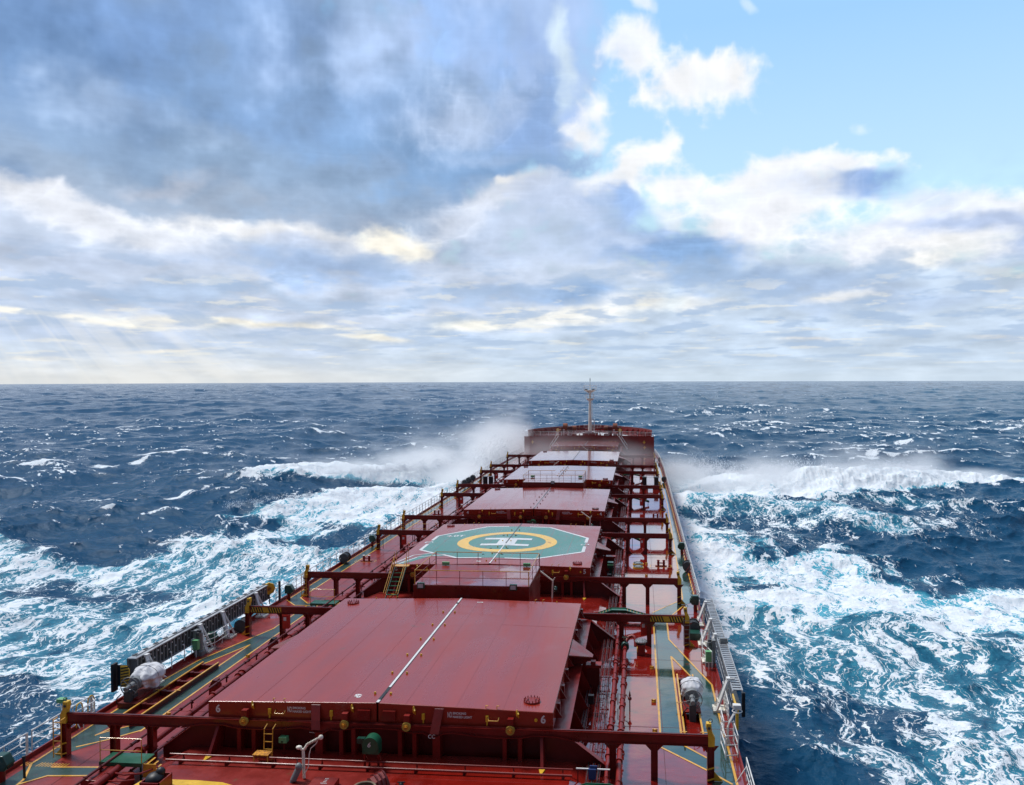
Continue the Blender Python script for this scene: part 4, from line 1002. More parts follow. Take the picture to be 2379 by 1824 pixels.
# ================================================================ GANGWAYS (accommodation ladders stowed on edge outboard)
def gangway(sg, y0, y1):
    side_ = 'starboard' if sg > 0 else 'port'
    t = thing('gangway', {1:'long aluminium gangway stowed flat outboard of the starboard rail, steps facing up', -1:'long grey gangway stowed on edge outboard of the port rail, steps facing inboard'}[sg], 'gangway', (sg*15.5, y0, 1.1))
    if sg < 0:
        xi, xo = -15.55, -16.05; zb, zt = .62, 1.62
        m = MB(); m.box(xo,xi,y0,y1,zt-.03,zt+.03); m.box(xo,xi,y0,y1,zb-.03,zb+.02); m.build('side_rail','aluminium',t)
        m = MB(); m.box(xo-.02,xo,y0,y1,zb,zt); m.build('back_plate','grey',t)
        m = MB(); n = 46
        for i in range(n):
            y = y0+.25+i*(y1-y0-.5)/(n-1); m.box(xo+.02,xi-.06,y-.05,y+.05,zb,zt)
        m.build('step','grey',t)
        m = MB()
        for i in range(n):
            y = y0+.25+i*(y1-y0-.5)/(n-1)+.17
            m.box(xi-.12,xi-.08,y-.03,y+.05,1.05+.3*(i%2),1.12+.3*(i%2))
        m.build('tread_clip','white',t)
        m = MB()
        for a in range(18): y = y0+.4+a*.95; m.box(xo+.02,xo+.16,y,y+.3,zt+.03,zt+.07)
        m.tube((xo+.3,y0+.3,zt+.06),(xo+.3,y1-.3,zt+.06),.02,5); m.build('hand_line','dark_grey',t)
        m = MB(); m.box(xo-.05,xi+.06,y0-.75,y0-.7,.45,1.55); m.box(xo-.25,xo-.12,y0-1.0,y0-.6,.2,1.65); m.build('end_roller','black',t)
        m = MB(); m.prism([(xi-.35,y0-.8,.42),(xi+.13,y0-.8,.42),(xi+.13,y0-.8,1.35),(xi+.0,y0-.8,1.52),(xi-.35,y0-.8,1.52)], (0,.05,0)); wp = m.build('warning_plate','yellow',t)
        k = MB()
        for i in range(7):
            z = .45+i*.15; k.prism([(xi-.33,y0-.803,z),(xi+.11,y0-.803,z+.10),(xi+.11,y0-.803,z+.16),(xi-.33,y0-.803,z+.06)], (0,-.004,0))
        sub(wp, k, 'warning_stripe', 'black')
    else:
        xi, xo = 15.52, 16.02; zt = 1.48; zb = .75
        m = MB(); m.box(xi,xi+.04,y0,y1,zt-.12,zt); m.box(xo-.04,xo,y0,y1,zt-.12,zt+.03); m.build('side_rail','aluminium',t)
        m = MB(); n = 50
        for i in range(n):
            y = y0+.3+i*(y1-y0-.6)/(n-1); m.box(xi+.04,xo-.04,y-.085,y+.085,zt-.07,zt-.03)
        m.build('step','aluminium',t)
        m = MB(); m.tube((xi-.02,y0,zb+.25),(xi-.02,y1,zb+.25),.022,6); m.tube((xi-.05,y0,zb-.1),(xi-.05,y1,zb-.1),.022,6)
        for i in range(26):
            y = y0+.2+i*(y1-y0-.4)/25; m.tube((xi-.03,y,zb-.15),(xi-.02,y,zt-.1),.016,5)
        m.build('hand_line','aluminium',t)
        m = MB(); m.box(xi+.1,xo-.02,y0+.2,y1-.2,zb-.3,zb-.26); m.build('back_plate','dark_grey',t)
        m = MB(); m.box(xi+.1,xo+.05,y0+7.0,y0+7.6,zt,zt+.12); m.tube((xi+.1,y0+7.1,zt+.2),(xo,y0+7.1,zt+.2),.07,8); m.build('hinge_block','grey',t)
        m = MB(); m.box(xo-.1,xo+.06,y0-.35,y0-.2,.35,1.5); m.build('end_roller','black',t)
        m = MB(); m.box(xi-.02,xi+.10,y0-1.6,y0-1.45,.25,1.45); m.box(xi-.05,xi+.02,y0-1.5,y0-.2,1.25,1.4); m.build('warning_plate','yellow',t)
    # lugs hung from the davit frames
    return t
gangway(-1, 41.1, 57.2); gangway(1, 39.6, 56.2)
def a_frame(sg, y, label, h=1.55, lean=.35):
    t = thing('davit_frame', label, 'davit frame', (sg*15.0, y, 0), 'white davit frames holding the gangways')
    X = sg*15.42
    m = MB()
    for e in (-.35, .35): m.bar((sg*14.85,y+e,.12),(X,y+e*.25,h),.17,.09)
    m.build('frame_leg','white',t)
    m = MB(); m.box(*sorted((X-sg*.06,X+sg*.12)),y-.14,y+.14,h-.05,h+.08); m.bar((X,y,h),(X+sg*.35,y,h+.02),.08,.08); m.build('frame_head','white',t)
    m = MB(); m.bar((sg*15.3,y,.1),(X,y,h-.05),.12,.12); m.bar((sg*14.95,y-.3,.5),(sg*14.95,y+.3,.5),.05,.05); m.box(*sorted((sg*14.7,sg*15.35)),y-.4,y+.4,.0,.10) ; m.build('frame_brace','cream',t)
for y, s in ((41.9,'nearest white davit frame of the port gangway, beside the covered winch'),(47.3,'white davit frame of the port gangway beside its grey motor'),(50.0,'white A shaped davit frame of the port gangway just before the hazard striped beam'),(54.6,'farthest white davit frame of the port gangway by the yellow disc')): a_frame(-1, y, s)
for y, s in ((40.9,'nearest white davit frame of the starboard gangway, legs spread over the green walkway'),(47.9,'white davit frame of the starboard gangway beside its grey motor'),(50.9,'white davit frame of the starboard gangway level with the hazard striped beam'),(54.8,'farthest white davit frame of the starboard gangway')): a_frame(1, y, s)
for sg, y in ((-1,46.6),(1,47.2)):
    t = thing('gangway_motor', 'grey drum motor standing in the bent railing of the %s gangway' % ('port' if sg < 0 else 'starboard'), 'motor', (sg*15.1,y,0))
    X = sg*15.08
    m = MB(); m.tube((X,y,.25),(X,y,1.35),.17,14); m.build('motor_drum','grey',t,smooth=True)
    m = MB(); m.box(X-.24,X+.24,y-.26,y+.26,.0,.25); m.box(*sorted((X+sg*.12,X+sg*.32)),y-.2,y+.2,.25,1.5); m.build('motor_base','grey',t)
    m = MB(); m.tube((X,y,1.35),(X,y,1.5),.10,12); m.box(X-.05,X+.05,y-.3,y+.1,1.2,1.4); m.build('motor_cap','dark_grey',t)
t = thing('lifebuoy_disc', 'faded yellow disc on a stand at the far end of the port gangway', 'disc', (-15.55,56.9,0))
m = MB(); m.tube((-15.60,56.9,1.35),(-15.50,56.75,1.35),.43,8); m.build('disc','yellow',t); m = MB(); m.tube((-15.5,56.74,1.35),(-15.48,56.70,1.35),.18,12); m.build('disc_centre','orange_rust',t); m = MB(); m.box(-15.6,-15.54,56.9,56.96,.2,1.0); m.box(-15.1,-14.98,57.35,57.5,.3,1.75); m.build('disc_post','dark_grey',t)
for sg, y, s in ((-1,46.2,'port'),(1,46.6,'starboard')):
    t = thing('control_box', 'light green control box on the bent %s railing' % s, 'control box', (sg*14.95,y,0))
    X = sg*(14.98 if sg > 0 else 15.1)
    m = MB(); m.box(X-.17,X+.17,y-.14,y+.14,.45,1.0); m.build('box_body','light_green',t,bevel=.02); m = MB(); m.box(X-.18,X+.18,y-.16,y+.15,1.0,1.03); m.build('box_lid','light_green',t)
    m = MB(); m.box(X-.03,X+.03,y-.03,y+.03,0,.45); m.build('box_leg','white',t)

# ================================================================ COVERED HAND WINCHES AND THEIR SKIDS
def skid(x0, x1, y0, y1, label, rungs, z=.30):
    t = thing('winch_skid', label, 'winch skid', (x0, y0, 0))
    for x in (x0, x1):
        m = MB(); m.box(x-.04,x+.04,y0,y1,z-.05,z); b = m.build('skid_rail','line_yellow',t)
        k = MB(); k.box(x-.03,x+.03,y0+.05,y1-.05,.0,z-.05); sub(b, k, 'rail_web', 'red_dark')
    m = MB()
    for y in rungs: m.box(x0+.04,x1-.04,y-.06,y+.06,.02,z-.08); m.box(x0+.1,x0+.25,y-.12,y+.12,0,z-.05); m.box(x1-.25,x1-.1,y-.12,y+.12,0,z-.05)
    m.build('cross_rung','red_dark',t)
    m = MB()
    for y in (y0+.6,y0+4): m.box(x0-.22,x0+.12,y-.035,y+.035,z,z+.02); m.box(x1-.12,x1+.22,y-.035,y+.035,z,z+.02)
    m.build('rail_clip','line_yellow',t)
skid(-13.82,-12.9,36.4,44.7,'long port skid with two yellow topped rails and red blocks between',(37.2,38.8,40.5,41.9,43.2,44.4))
skid(13.12,13.96,36.9,44.9,'starboard skid with yellow topped rails and dark red rungs like a ladder',(37.4,40.9,42.2,42.9,43.6,44.3))
def winch(x, y, label, sg):
    t = thing('hand_winch', label, 'winch', (x, y, 0))
    m = MB(); m.box(x-.42,x+.42,y-.55,y+.75,.28,.36); m.build('winch_bed','red_side',t)
    m = MB(); m.box(x-.16,x+.16,y-.85,y-.55,.0,.78); m.box(x-.10,x+.18,y-.55,y-.2,.36,.75); m.build('winch_pillar','dark_grey',t)
    m = MB(); m.tube((x,y-.95,.94),(x,y-.6,.98),.11,14); m.tube((x,y-.6,.98),(x,y-.3,.98),.14,14); m.build('gear_case','grey',t,smooth=True)
    for yy, nm in ((y-.62,'hand_wheel'),(y+.95,'hand_wheel')):
        k = MB(); k.torus((x,yy,.98),.46,.024,'y',28,6)
        for i in range(6): a = 2*math.pi*i/6+.3; k.tube((x,yy,.98),(x+.46*math.cos(a),yy,.98+.46*math.sin(a)),.018,5)
        k.build('hand_wheel','grey',t)
    m = MB(); m.tube((x,y-.2,.95),(x,y+.7,.95),.34,16); m.build('rope_drum','grey',t,smooth=True)
    m = MB(); m.path([(x-.25,y-.9,.7),(x-.45,y-.95,.5),(x-.5,y-.9,.25),(x-.4,y-.8,.05)],.03,6); m.build('winch_cable','black',t)
def tarpaulin(x, y, label, seed, lean=0, s=1.0):
    random.seed(seed)
    t = thing('tarpaulin', label, 'tarpaulin', (x, y, .4))
    n, k = 44, 26; vs = []; fs = []
    ph = [random.uniform(0, 6.28) for _ in range(14)]
    for j in range(k+1):
        v = j/k
        for i in range(n):
            u = 2*math.pi*i/n
            if v < .55: rr = math.sin(v/.55*math.pi/2)**.8; z = .72*math.cos(v/.55*math.pi/2)
            else: q = (v-.55)/.45; rr = 1 - .22*q + .10*q*q; z = -.75*q - .22*q*q*(math.sin(3*u+ph[0])*.8)
            fold = .10*max(0, v-.3)*math.sin(7*u+ph[1]+1.5*math.sin(4*v+ph[2])) + .07*max(0,v-.15)*math.sin(11*u+ph[3]-3*v) + .05*math.sin(5*u+6*v+ph[4])*v
            cr = .035*math.sin(9*v*3+4*u+ph[5])*math.sin(6*u+ph[6])
            R2 = rr*(1+fold*2.0+cr)
            px = .52*R2*math.cos(u)*s; py = .78*R2*math.sin(u)*s
            pz = .92 + z*.72 + .05*math.sin(3*u+2*px*4+ph[7]) + .05*math.sin(8*px+ph[8])*math.cos(7*py+ph[9]) + lean*px*.3
            vs.append((x+px+lean*.1*(1-v), y+py, .42+pz*.75))
    for j in range(k):
        for i in range(n): fs.append((j*n+i,j*n+(i+1)%n,(j+1)*n+(i+1)%n,(j+1)*n+i))
    m = MB(); m.add(vs, fs); c = m.build('tarp_cloth','tarp',t,smooth=True)
    c.modifiers.new('sub','SUBSURF').levels = 1; c.modifiers['sub'].render_levels = 1
    m = MB()
    for yy in (-.3,.25):
        pts = []
        for i in range(17):
            a = math.pi*(.08+.84*i/16); pts.append((x+.585*s*math.cos(a), y+yy*s+.06*math.sin(3*a), .96+.72*s*math.sin(a)*.78))
        m.path(pts,.012,5)
    m.build('tarp_lashing','dark_grey',t)
winch(13.62, 40.2, 'grey hand winch with spoked wheels under the white cover on the starboard skid', 1)
tarpaulin(13.66, 41.0, 'crumpled white tarpaulin tied over the starboard winch', 3, 0, 1.0)
winch(-14.55, 39.6, 'grey hand winch with spoked wheels under the crumpled cover near the port edge', -1)
tarpaulin(-14.45, 40.5, 'crumpled white tarpaulin draped over the port winch', 11, -.6, 1.3)
t = thing('bed_plate', 'dark grey riveted base plate under the port winch', 'base plate', (-14.4,39.5,0))
m = MB(); m.box(-14.95,-13.95,38.6,41.0,.0,.28); m.build('base_block','red_dark',t)

# hoop ladders, light poles on the deck edges
for x, y, s, mt in ((-15.2,36.3,'nearer yellow and white hoop over the port edge ladder','yellow'),(-15.25,37.2,'farther yellow and white hoop over the port edge ladder','yellow')):
    t = thing('ladder_hoop', s, 'hoop', (x,y,0), 'hoops over the port edge ladder')
    m = MB(); m.path([(x-.1,y-.22,.1),(x-.1,y-.22,.95)]+[(x-.1,y-.22*math.cos(a),.95+.24*math.sin(a)) for a in [i*math.pi/8 for i in range(9)]]+[(x-.1,y+.22,.1)],.03,8); hp = m.build('hoop_pipe',mt,t)
    k = MB()
    for z in (.35,.75): k.tube((x-.1,y-.22,z),(x-.1,y-.22,z+.15),.034,8); k.tube((x-.1,y+.22,z),(x-.1,y+.22,z+.15),.034,8)
    sub(hp,k,'hoop_band','white'); k = MB(); k.tube((x-.1,y-.22,.5),(x-.1,y+.22,.5),.02,6); sub(hp,k,'hoop_bar','white')
def edge_light(x, y, label, mat, sg):
    t = thing('swing_light', label, 'deck light', (x, y, 0))
    m = MB()
    for e in (-.07, .07): m.path([(x,y+e,.1),(x,y+e,.75),(x+sg*.05,y+e,1.0),(x+sg*.25,y+e+.15,1.28),(x+sg*.45,y+e+.3,1.5)],.028,6)
    m.build('light_arm','white',t)
    m = MB(); m.bar((x,y,.0),(x,y,.85),.09,.09,(1,0,0)); m.prism([(x-.16,y-.05,0),(x+.16,y-.05,0),(x+.05,y-.05,.28),(x-.05,y-.05,.28)],(0,.1,0)); m.build('light_post','cream',t)
    m = MB(); m.box(x+sg*.25,x+sg*.62,y+.18,y+.46,1.52,1.72) if sg > 0 else m.box(x-.62,x-.25,y+.18,y+.46,1.52,1.72); m.build('lamp_head',mat,t,bevel=.03)
    m = MB(); m.torus((x+sg*.45,y+.3,1.42),.22,.02,'z',14,5); m.build('lamp_guard','white',t)
edge_light(-15.15, 35.2, 'white bent pole with light green lamp at the port edge beyond the nearest beam', 'light_green', -1)
edge_light(15.02, 37.0, 'white bent pole with pale lamp head on the starboard edge beside the nearest beam', 'white', 1)
t = thing('boarding_frame', 'white tubular box frame round the starboard edge light', 'frame', (14.9,36.2,0))
m = MB()
for z in (.15,.6,1.0): m.path([(14.78,35.6,z),(14.72,37.0,z),(15.3,37.2,z),(15.32,35.7,z),(14.78,35.6,z)],.022,6)
for x, y in ((14.78,35.6),(14.72,37.0),(15.3,37.2),(15.32,35.7)): m.tube((x,y,.05),(x,y,1.0),.03,6)
m.build('frame_tube','white',t)

# ================================================================ SMALL DECK FITTINGS
def gooseneck(x, y, label, sg=1, h=.95):
    t = thing('gooseneck_vent', label, 'ventilator', (x, y, 0), 'dark green ventilators along the deck edges')
    m = MB(); m.tube((x,y,0),(x,y,h*.55),.13,12); m.build('vent_post','red_side',t,smooth=True)
    m = MB(); m.prism([(x-sg*.42,y-.22,h*.78),(x-sg*.25,y-.22,h*.5),(x+sg*.22,y-.22,h*.5),(x+sg*.26,y-.22,h*1.0),(x+sg*.18,y-.22,h*1.18),(x-sg*.2,y-.22,h*1.18)],(0,.46,0)); m.build('vent_hood','dark_green',t,bevel=.04)
    m = MB(); m.box(*sorted((x-sg*.40,x-sg*.36)),y-.16,y+.16,h*.62,h*.8); m.build('vent_mesh','black',t)
gooseneck(15.05,76.9,'dark green ventilator on the starboard edge beyond the helideck hatch',1)
gooseneck(15.02,58.2,'dark green ventilator at the far end of the starboard gangway',1)
gooseneck(-15.0,58.9,'dark green ventilator on the port edge beyond the gangway',-1)
gooseneck(-15.05,78.3,'dark green ventilator on the port edge just past the helideck hatch',-1)
gooseneck(-15.1,47.9,'dark green ventilator behind the bent port railing',-1,.8)
gooseneck(-15.0,31.2,'dark green ventilator at the bottom left corner of the deck',-1)
def fairlead(x, y, label, h=.85):
    t = thing('edge_reel', label, 'reel', (x, y, 0), 'black rollers standing at the rail')
    m = MB(); m.tube((x,y-.35,h*.6),(x,y+.35,h*.6),.36,16); m.build('reel_drum','black',t,smooth=True)
    m = MB()
    for e in (-.38,.38): m.disc((x,y+e-.02,h*.6),.42,.04,18,'y'); m.box(x-.05,x+.05,y+e-.03,y+e+.03,0,h*.6)
    m.build('reel_cheek','dark_grey',t)
fairlead(15.15,70.0,'black covered reel against the starboard rail beside the helideck hatch')
fairlead(-15.12,71.0,'black covered reel against the port rail beside the helideck hatch')
fairlead(-14.75,51.3,'black covered reel behind the hazard striped beam on the port side',.7)
fairlead(14.55,53.0,'black drum on a green stand behind the hazard striped beam, starboard side',.8)
fairlead(15.0,129.5,'dark reel at the starboard rail between hatches 3 and 2')
fairlead(15.15,160.5,'dark reel at the starboard rail near the forecastle')
t = thing('drum_stand', 'dark green box stand below the starboard black drum', 'stand', (14.55,52.2,0))
m = MB(); m.box(14.2,14.9,51.7,52.5,0,.42); m.build('stand_box','dark_green',t)
for i, y in enumerate((121.5,124.5,127.5)):
    fairlead(-15.1,y,'dark reel at the port rail beside hatch 3, %s of three in a row' % ('nearest','middle','farthest')[i],1.3)
def bitts(x, y, label):
    t = thing('mooring_bitts', label, 'bollard', (x, y, 0), 'red double mooring bitts')
    for e in (-.24,.24):
        m = MB(); m.tube((x+e,y,.05),(x+e,y,.5),.10,14); b = m.build('bitt_post','red_side',t,smooth=True)
        k = MB(); k.tube((x+e,y,.5),(x+e,y,.54),.13,14); sub(b,k,'bitt_cap','white' if x < 0 else 'red_side')
    m = MB(); m.box(x-.5,x+.5,y-.17,y+.17,0,.06); m.tube((x-.36,y,.28),(x+.36,y,.28),.05,8); m.build('bitt_base','red_side',t)
bitts(12.98,71.9,'red double bitts in a painted box on the starboard deck beside the helideck hatch')
bitts(-13.45,71.9,'red double bitts in a painted box on the port deck beside the helideck hatch')
bitts(13.0,96.5,'red double bitts on the starboard deck beside hatch 4')
bitts(-13.4,97.5,'red double bitts on the port deck beside hatch 4')
def cap(x, y, label, mat='line_yellow'):
    t = thing('sounding_cap', label, 'pipe cap', (x, y, 0), 'small yellow sounding pipe caps on deck')
    m = MB(); m.disc((x,y,0),.10,.05,12); m.disc((x,y,.05),.06,.10,10); m.build('cap_body',mat,t)
    m = MB(); m.box(x-.12,x+.12,y-.02,y+.02,.09,.12); m.disc((x-.09,y,0),.03,.16,6); m.disc((x+.09,y,0),.03,.16,6); m.build('cap_lug',mat,t)
for x, y, s in ((11.79,38.06,'nearest small yellow cap left of the starboard walkway line'),(11.8,41.6,'second small yellow cap left of the starboard walkway line'),(11.79,46.4,'third small yellow cap left of the starboard walkway line'),
                (11.71,72.5,'small brown cap beside the two oval covers'),(11.67,68.2,'small brown cap nearer than the two oval covers'),(-11.9,38.0,'yellow cap beside the thick port pipe near the winch'),
                (-12.0,46.4,'yellow cap on the port walkway line at the point of the V'),(-11.6,66.7,'yellow cap on the port deck beside the near half of the helideck hatch'),
                (-11.7,79.5,'small cap on the port deck beyond the helideck hatch'),(-11.7,90.5,'small cap on the port deck beside hatch 4'),(-11.7,104.0,'small cap on the port deck beyond hatch 4'),
                (-13.9,41.2,'yellow cap just inside the port skid')):
    cap(x, y, s)
for y, s in ((71.2,'nearer'),(72.5,'farther')):
    t = thing('oval_hatch', '%s of the two grey oval covers with yellow rims on the starboard deck' % s, 'deck cover', (11.0,y,0), 'pair of oval covers')
    m = MB(); m.tube((11.0,y,0),(11.0,y,.07),.48,24); m.build('cover_rim','yellow',t)
    m = MB(); m.tube((10.98,y,.07),(10.98,y,.14),.42,24); m.build('cover_lid','aluminium',t)
    m = MB()
    for i in range(10): a=2*math.pi*i/10; m.disc((10.98+.36*math.cos(a),y+.36*math.sin(a),.14),.03,.05,6)
    m.torus((10.98,y,.16),.3,.015,'z',16,5); m.build('cover_bolt','dark_green',t)
def hose_box(x, y, label, z0=.55):
    t = thing('hose_box', label, 'hose box', (x, y, 0), 'red fire hose boxes on the beam posts')
    m = MB(); m.box(x-.2,x+.2,y-.16,y+.16,z0,z0+.85); m.build('box_body','red_bright',t,bevel=.02)
    m = MB(); m.box(x-.12,x+.06,y-.175,y-.162,z0+.52,z0+.74); m.build('box_sign','white',t)
    m = MB(); m.box(x-.22,x+.22,y-.18,y+.18,z0+.85,z0+.88); m.build('box_lid','red_bright',t)
for x, y, s in ((-11.38,50.35,'red fire hose box on the port post of the hazard striped beam'),(11.36,50.75,'red fire hose box on the starboard post of the hazard striped beam'),
                (-11.4,76.8,'red fire hose box on the port post beyond the helideck hatch'),(11.36,76.8,'red fire hose box on the starboard post beyond the helideck hatch'),
                (-11.4,102.4,'red fire hose box on the port post at the far end of hatch 4'),(11.36,102.4,'red fire hose box on the starboard post at the far end of hatch 4'),
                (-11.4,128.3,'red fire hose box on the port post at the far end of hatch 3'),(11.36,128.3,'red fire hose box on the starboard post at the far end of hatch 3')):
    hose_box(x, y, s)
def post_ladder(x, y, label, mat, z1=1.75, w=.36, n=6, lean=0):
    t = thing('post_ladder', label, 'ladder', (x, y, 0), 'upright ladders fixed to the beam posts')
    m = MB()
    for e in (-w/2, w/2): m.bar((x+e,y-lean,.12),(x+e,y,z1),.035,.03,(0,1,0)); m.bar((x+e,y,z1),(x+e,y+.28,z1+.02),.035,.03)
    m.build('ladder_side',mat,t)
    m = MB()
    for i in range(n): z = .3+i*(z1-.4)/(n-1); m.bar((x-w/2,y-lean*(1-z/z1),z),(x+w/2,y-lean*(1-z/z1),z),.025,.025)
    m.build('ladder_rung',mat,t)
post_ladder(-14.0,33.1,'yellow ladder on the port post of the nearest rail beam','line_yellow')
post_ladder(-14.0,59.3,'yellow ladder on the port post at the near end of the helideck hatch','line_yellow')
post_ladder(-14.0,84.95,'yellow ladder on the port post at the near end of hatch 4','line_yellow')
post_ladder(13.96,50.2,'thin grey ladder on the starboard post of the hazard striped beam','grey')
post_ladder(13.96,76.7,'thin grey ladder on the starboard post beyond the helideck hatch','dark_grey')
post_ladder(-13.6,76.7,'dark ladder leaning by the port post beyond the helideck hatch','black',1.0)
def green_float(x, y, label, z=.1):
    pass
for x, y, s in ((-11.85,121,'left one of two dark upright bins before the port beam of hatch 3'),(-11.0,121,'right one of two dark upright bins before the port beam of hatch 3'),(11.9,122,'dark upright bin on the starboard deck beside hatch 3, nearer the pipes'),(13.6,122,'dark upright bin on the starboard deck beside hatch 3, nearer the rail')):
    t = thing('upright_bin', s, 'bin', (x,y,0), 'dark upright bins beside hatch 3')
    m = MB(); m.box(x-.3,x+.3,y-.3,y+.3,.55,1.75); m.build('bin_body','black',t,bevel=.03); m = MB(); m.box(x-.34,x+.34,y-.34,y+.34,1.75,1.8); m.build('bin_lid','dark_grey',t); m = MB(); m.box(x-.5,x+.5,y-.34,y+.34,0,.55); m.build('bin_plinth','red_side',t)
for x, y, s in ((-10.9,47.4,'small black topped red box against the port pipe beside hatch 6'),(-10.9,40.6,'small dark red box against the port pipe nearer than the black topped one')):
    t = thing('pipe_box', s, 'box', (x,y,0))
    m = MB(); m.box(x-.22,x+.22,y-.25,y+.25,0,.62); m.build('box_body','red_side',t); m = MB(); m.prism([(x-.2,y-.2,.62),(x+.2,y-.2,.62),(x+.14,y-.2,.86),(x-.05,y-.2,.9)],(0,.4,0)); m.build('box_hood','black' if y > 45 else 'red_dark',t)
t = thing('pipe_box', 'flat red box lid across the port pipes beyond hatch 6', 'box', (-10.9,56.8,0))
m = MB(); m.box(-11.3,-10.0,56.4,57.4,0,.75); m.build('box_body','red_side',t,bevel=.02)

# ================================================================ DECKHOUSES BETWEEN HATCHES
def deckhouse(x0, x1, y0, y1, h, label, rl, lamps, refl):
    t = thing('deckhouse', label, 'deckhouse', (0,y0,0), 'low red deckhouses between the hatches')
    m = MB(); m.box(x0,x1,y0,y1,.4,h); m.build('house_wall','red_steel',t,bevel=.03)
    m = MB(); m.box(x0+.03,x1-.03,y0+.03,y1-.03,h,h+.015); m.build('house_roof','red_deck',t)
    m = MB(); m.box(-.55,-.2,y0-.05,y0,h-.95,h-.6); m.tube((.15,y0-.08,h-.75),(.15,y0,h-.75),.16,12); m.build('wall_vent','red_dark',t)
    r = thing('roof_railing', rl, 'railing', (x0,y0,h), 'yellow railings on the deckhouse roofs')
    m = MB(); z = h+.92
    m.path([(x1-.05,y1-.1,z),(x1-.05,y0+.12,z),(x0+.08,y0+.12,z),(x0+.08,y1-.1,z),(-.05,y1-.1,z)],.028,6); m.tube((.6,y1-.1,z),(x1-.05,y1-.1,z),.028,6); m.build('top_rail','line_yellow',r)
    m = MB(); z = h+.46
    m.path([(x1-.05,y1-.1,z),(x1-.05,y0+.12,z),(x0+.08,y0+.12,z),(x0+.08,y1-.1,z),(-.05,y1-.1,z)],.016,6); m.tube((.6,y1-.1,z),(x1-.05,y1-.1,z),.016,6); m.build('mid_rail','red_side',r)
    P = [(x0+.08,y0+.12),(x1-.05,y0+.12),(x0+.08,y1-.1),(x1-.05,y1-.1)]
    for i in range(1,5): P.append((x0+(x1-x0)*i/5, y0+.12)); P.append((x0+(x1-x0)*i/5+.1, y1-.1))
    for i in range(1,3): P += [(x0+.08,y0+(y1-y0)*i/3),(x1-.05,y0+(y1-y0)*i/3)]
    for x, y in P:
        corner = (x,y) in P[:4]
        m = MB(); m.box(x-.03,x+.03,y-.03,y+.03,h,h+.92) if corner else m.tube((x,y,h),(x,y,h+.92),.02,6); m.build('post','line_yellow' if corner and y < y0+1 else 'red_side',r)
    for x, s in lamps:
        f = thing('floodlight', s, 'floodlight', (x,y0-.12,h), 'floodlights on the deckhouses')
        m = MB(); m.box(x-.24,x+.24,y0-.28,y0-.06,h-.20,h+.20); m.build('lamp_housing','dark_green',f,bevel=.04)
        m = MB(); m.box(x-.17,x+.17,y0-.295,y0-.282,h-.12,h+.13); m.build('lamp_glass','lamp_glass',f)
        m = MB(); m.box(x-.2,x+.2,y0-.06,y0,h-.05,h+.02); m.build('lamp_bracket','dark_grey',f)
    for i, (x, s) in enumerate(refl):
        g_ = thing('roof_light', s, 'roof light', (x,y1-.35,h), 'light green lights on the deckhouse roofs')
        m = MB(); m.box(x-.26,x+.26,y1-.45,y1-.3,h+.05,h+.28); m.build('light_body','light_green',g_,bevel=.02); m = MB(); m.box(x-.03,x+.03,y1-.4,y1-.34,h,h+.05); m.build('light_foot','red_dark',g_)
deckhouse(-3.45,4.1,51.6,57.4,3.18,'low red deckhouse between hatch 6 and the helideck hatch','yellow railing round the roof of the nearer deckhouse',
          ((-2.9,'dark green floodlight on the left end of the nearer deckhouse'),(3.1,'dark green floodlight near the right end of the nearer deckhouse')),((-2.6,'light green lamp at the far left of the nearer deckhouse roof'),(3.2,'light green lamp at the far right of the nearer deckhouse roof')))
deckhouse(-3.75,4.05,103.6,109.0,3.2,'low red deckhouse between hatches 4 and 3','yellow railing round the roof of the farther deckhouse',
          ((.15,'single dark floodlight in the middle of the farther deckhouse'),),((-3.1,'light green lamp at the left of the farther deckhouse roof'),(3.3,'light green lamp at the right of the farther deckhouse roof')))
# steep ladder up to the helideck
t = thing('helideck_ladder', 'steep yellow ladder with handrails climbing to the port corner of the helideck', 'ladder', (-6.9,57.5,0))
m = MB()
for e in (-.42,.42): m.bar((-6.75+e,57.3,.46),(-6.55+e,59.3,2.5),.05,.12)
m.build('ladder_side','dark_green',t)
m = MB()
for i in range(8): k=i/7; m.box(-7.15+.2*k,-6.35+.2*k,57.3+2*k-.1,57.3+2*k+.1,.6+1.75*k,.64+1.75*k)
m.build('ladder_tread','platform_green',t)
m = MB(); m.box(-7.05,-6.0,59.25,59.9,2.52,2.56); m.build('top_platform','line_yellow',t)
m = MB()
for e in (-.46,.46):
    m.path([(-6.75+e,57.35,.75),(-6.77+e,57.25,1.1),(-6.56+e,59.3,3.3),(-6.56+e,59.35,2.5)],.025,6); m.path([(-6.72+e,57.5,.95),(-6.56+e,59.3,2.9)],.02,6)
    for yy in (59.3,59.85): m.tube((-6.56+e,yy,2.5),(-6.56+e,yy,3.6),.02,6)
m.build('handrail','line_yellow',t)

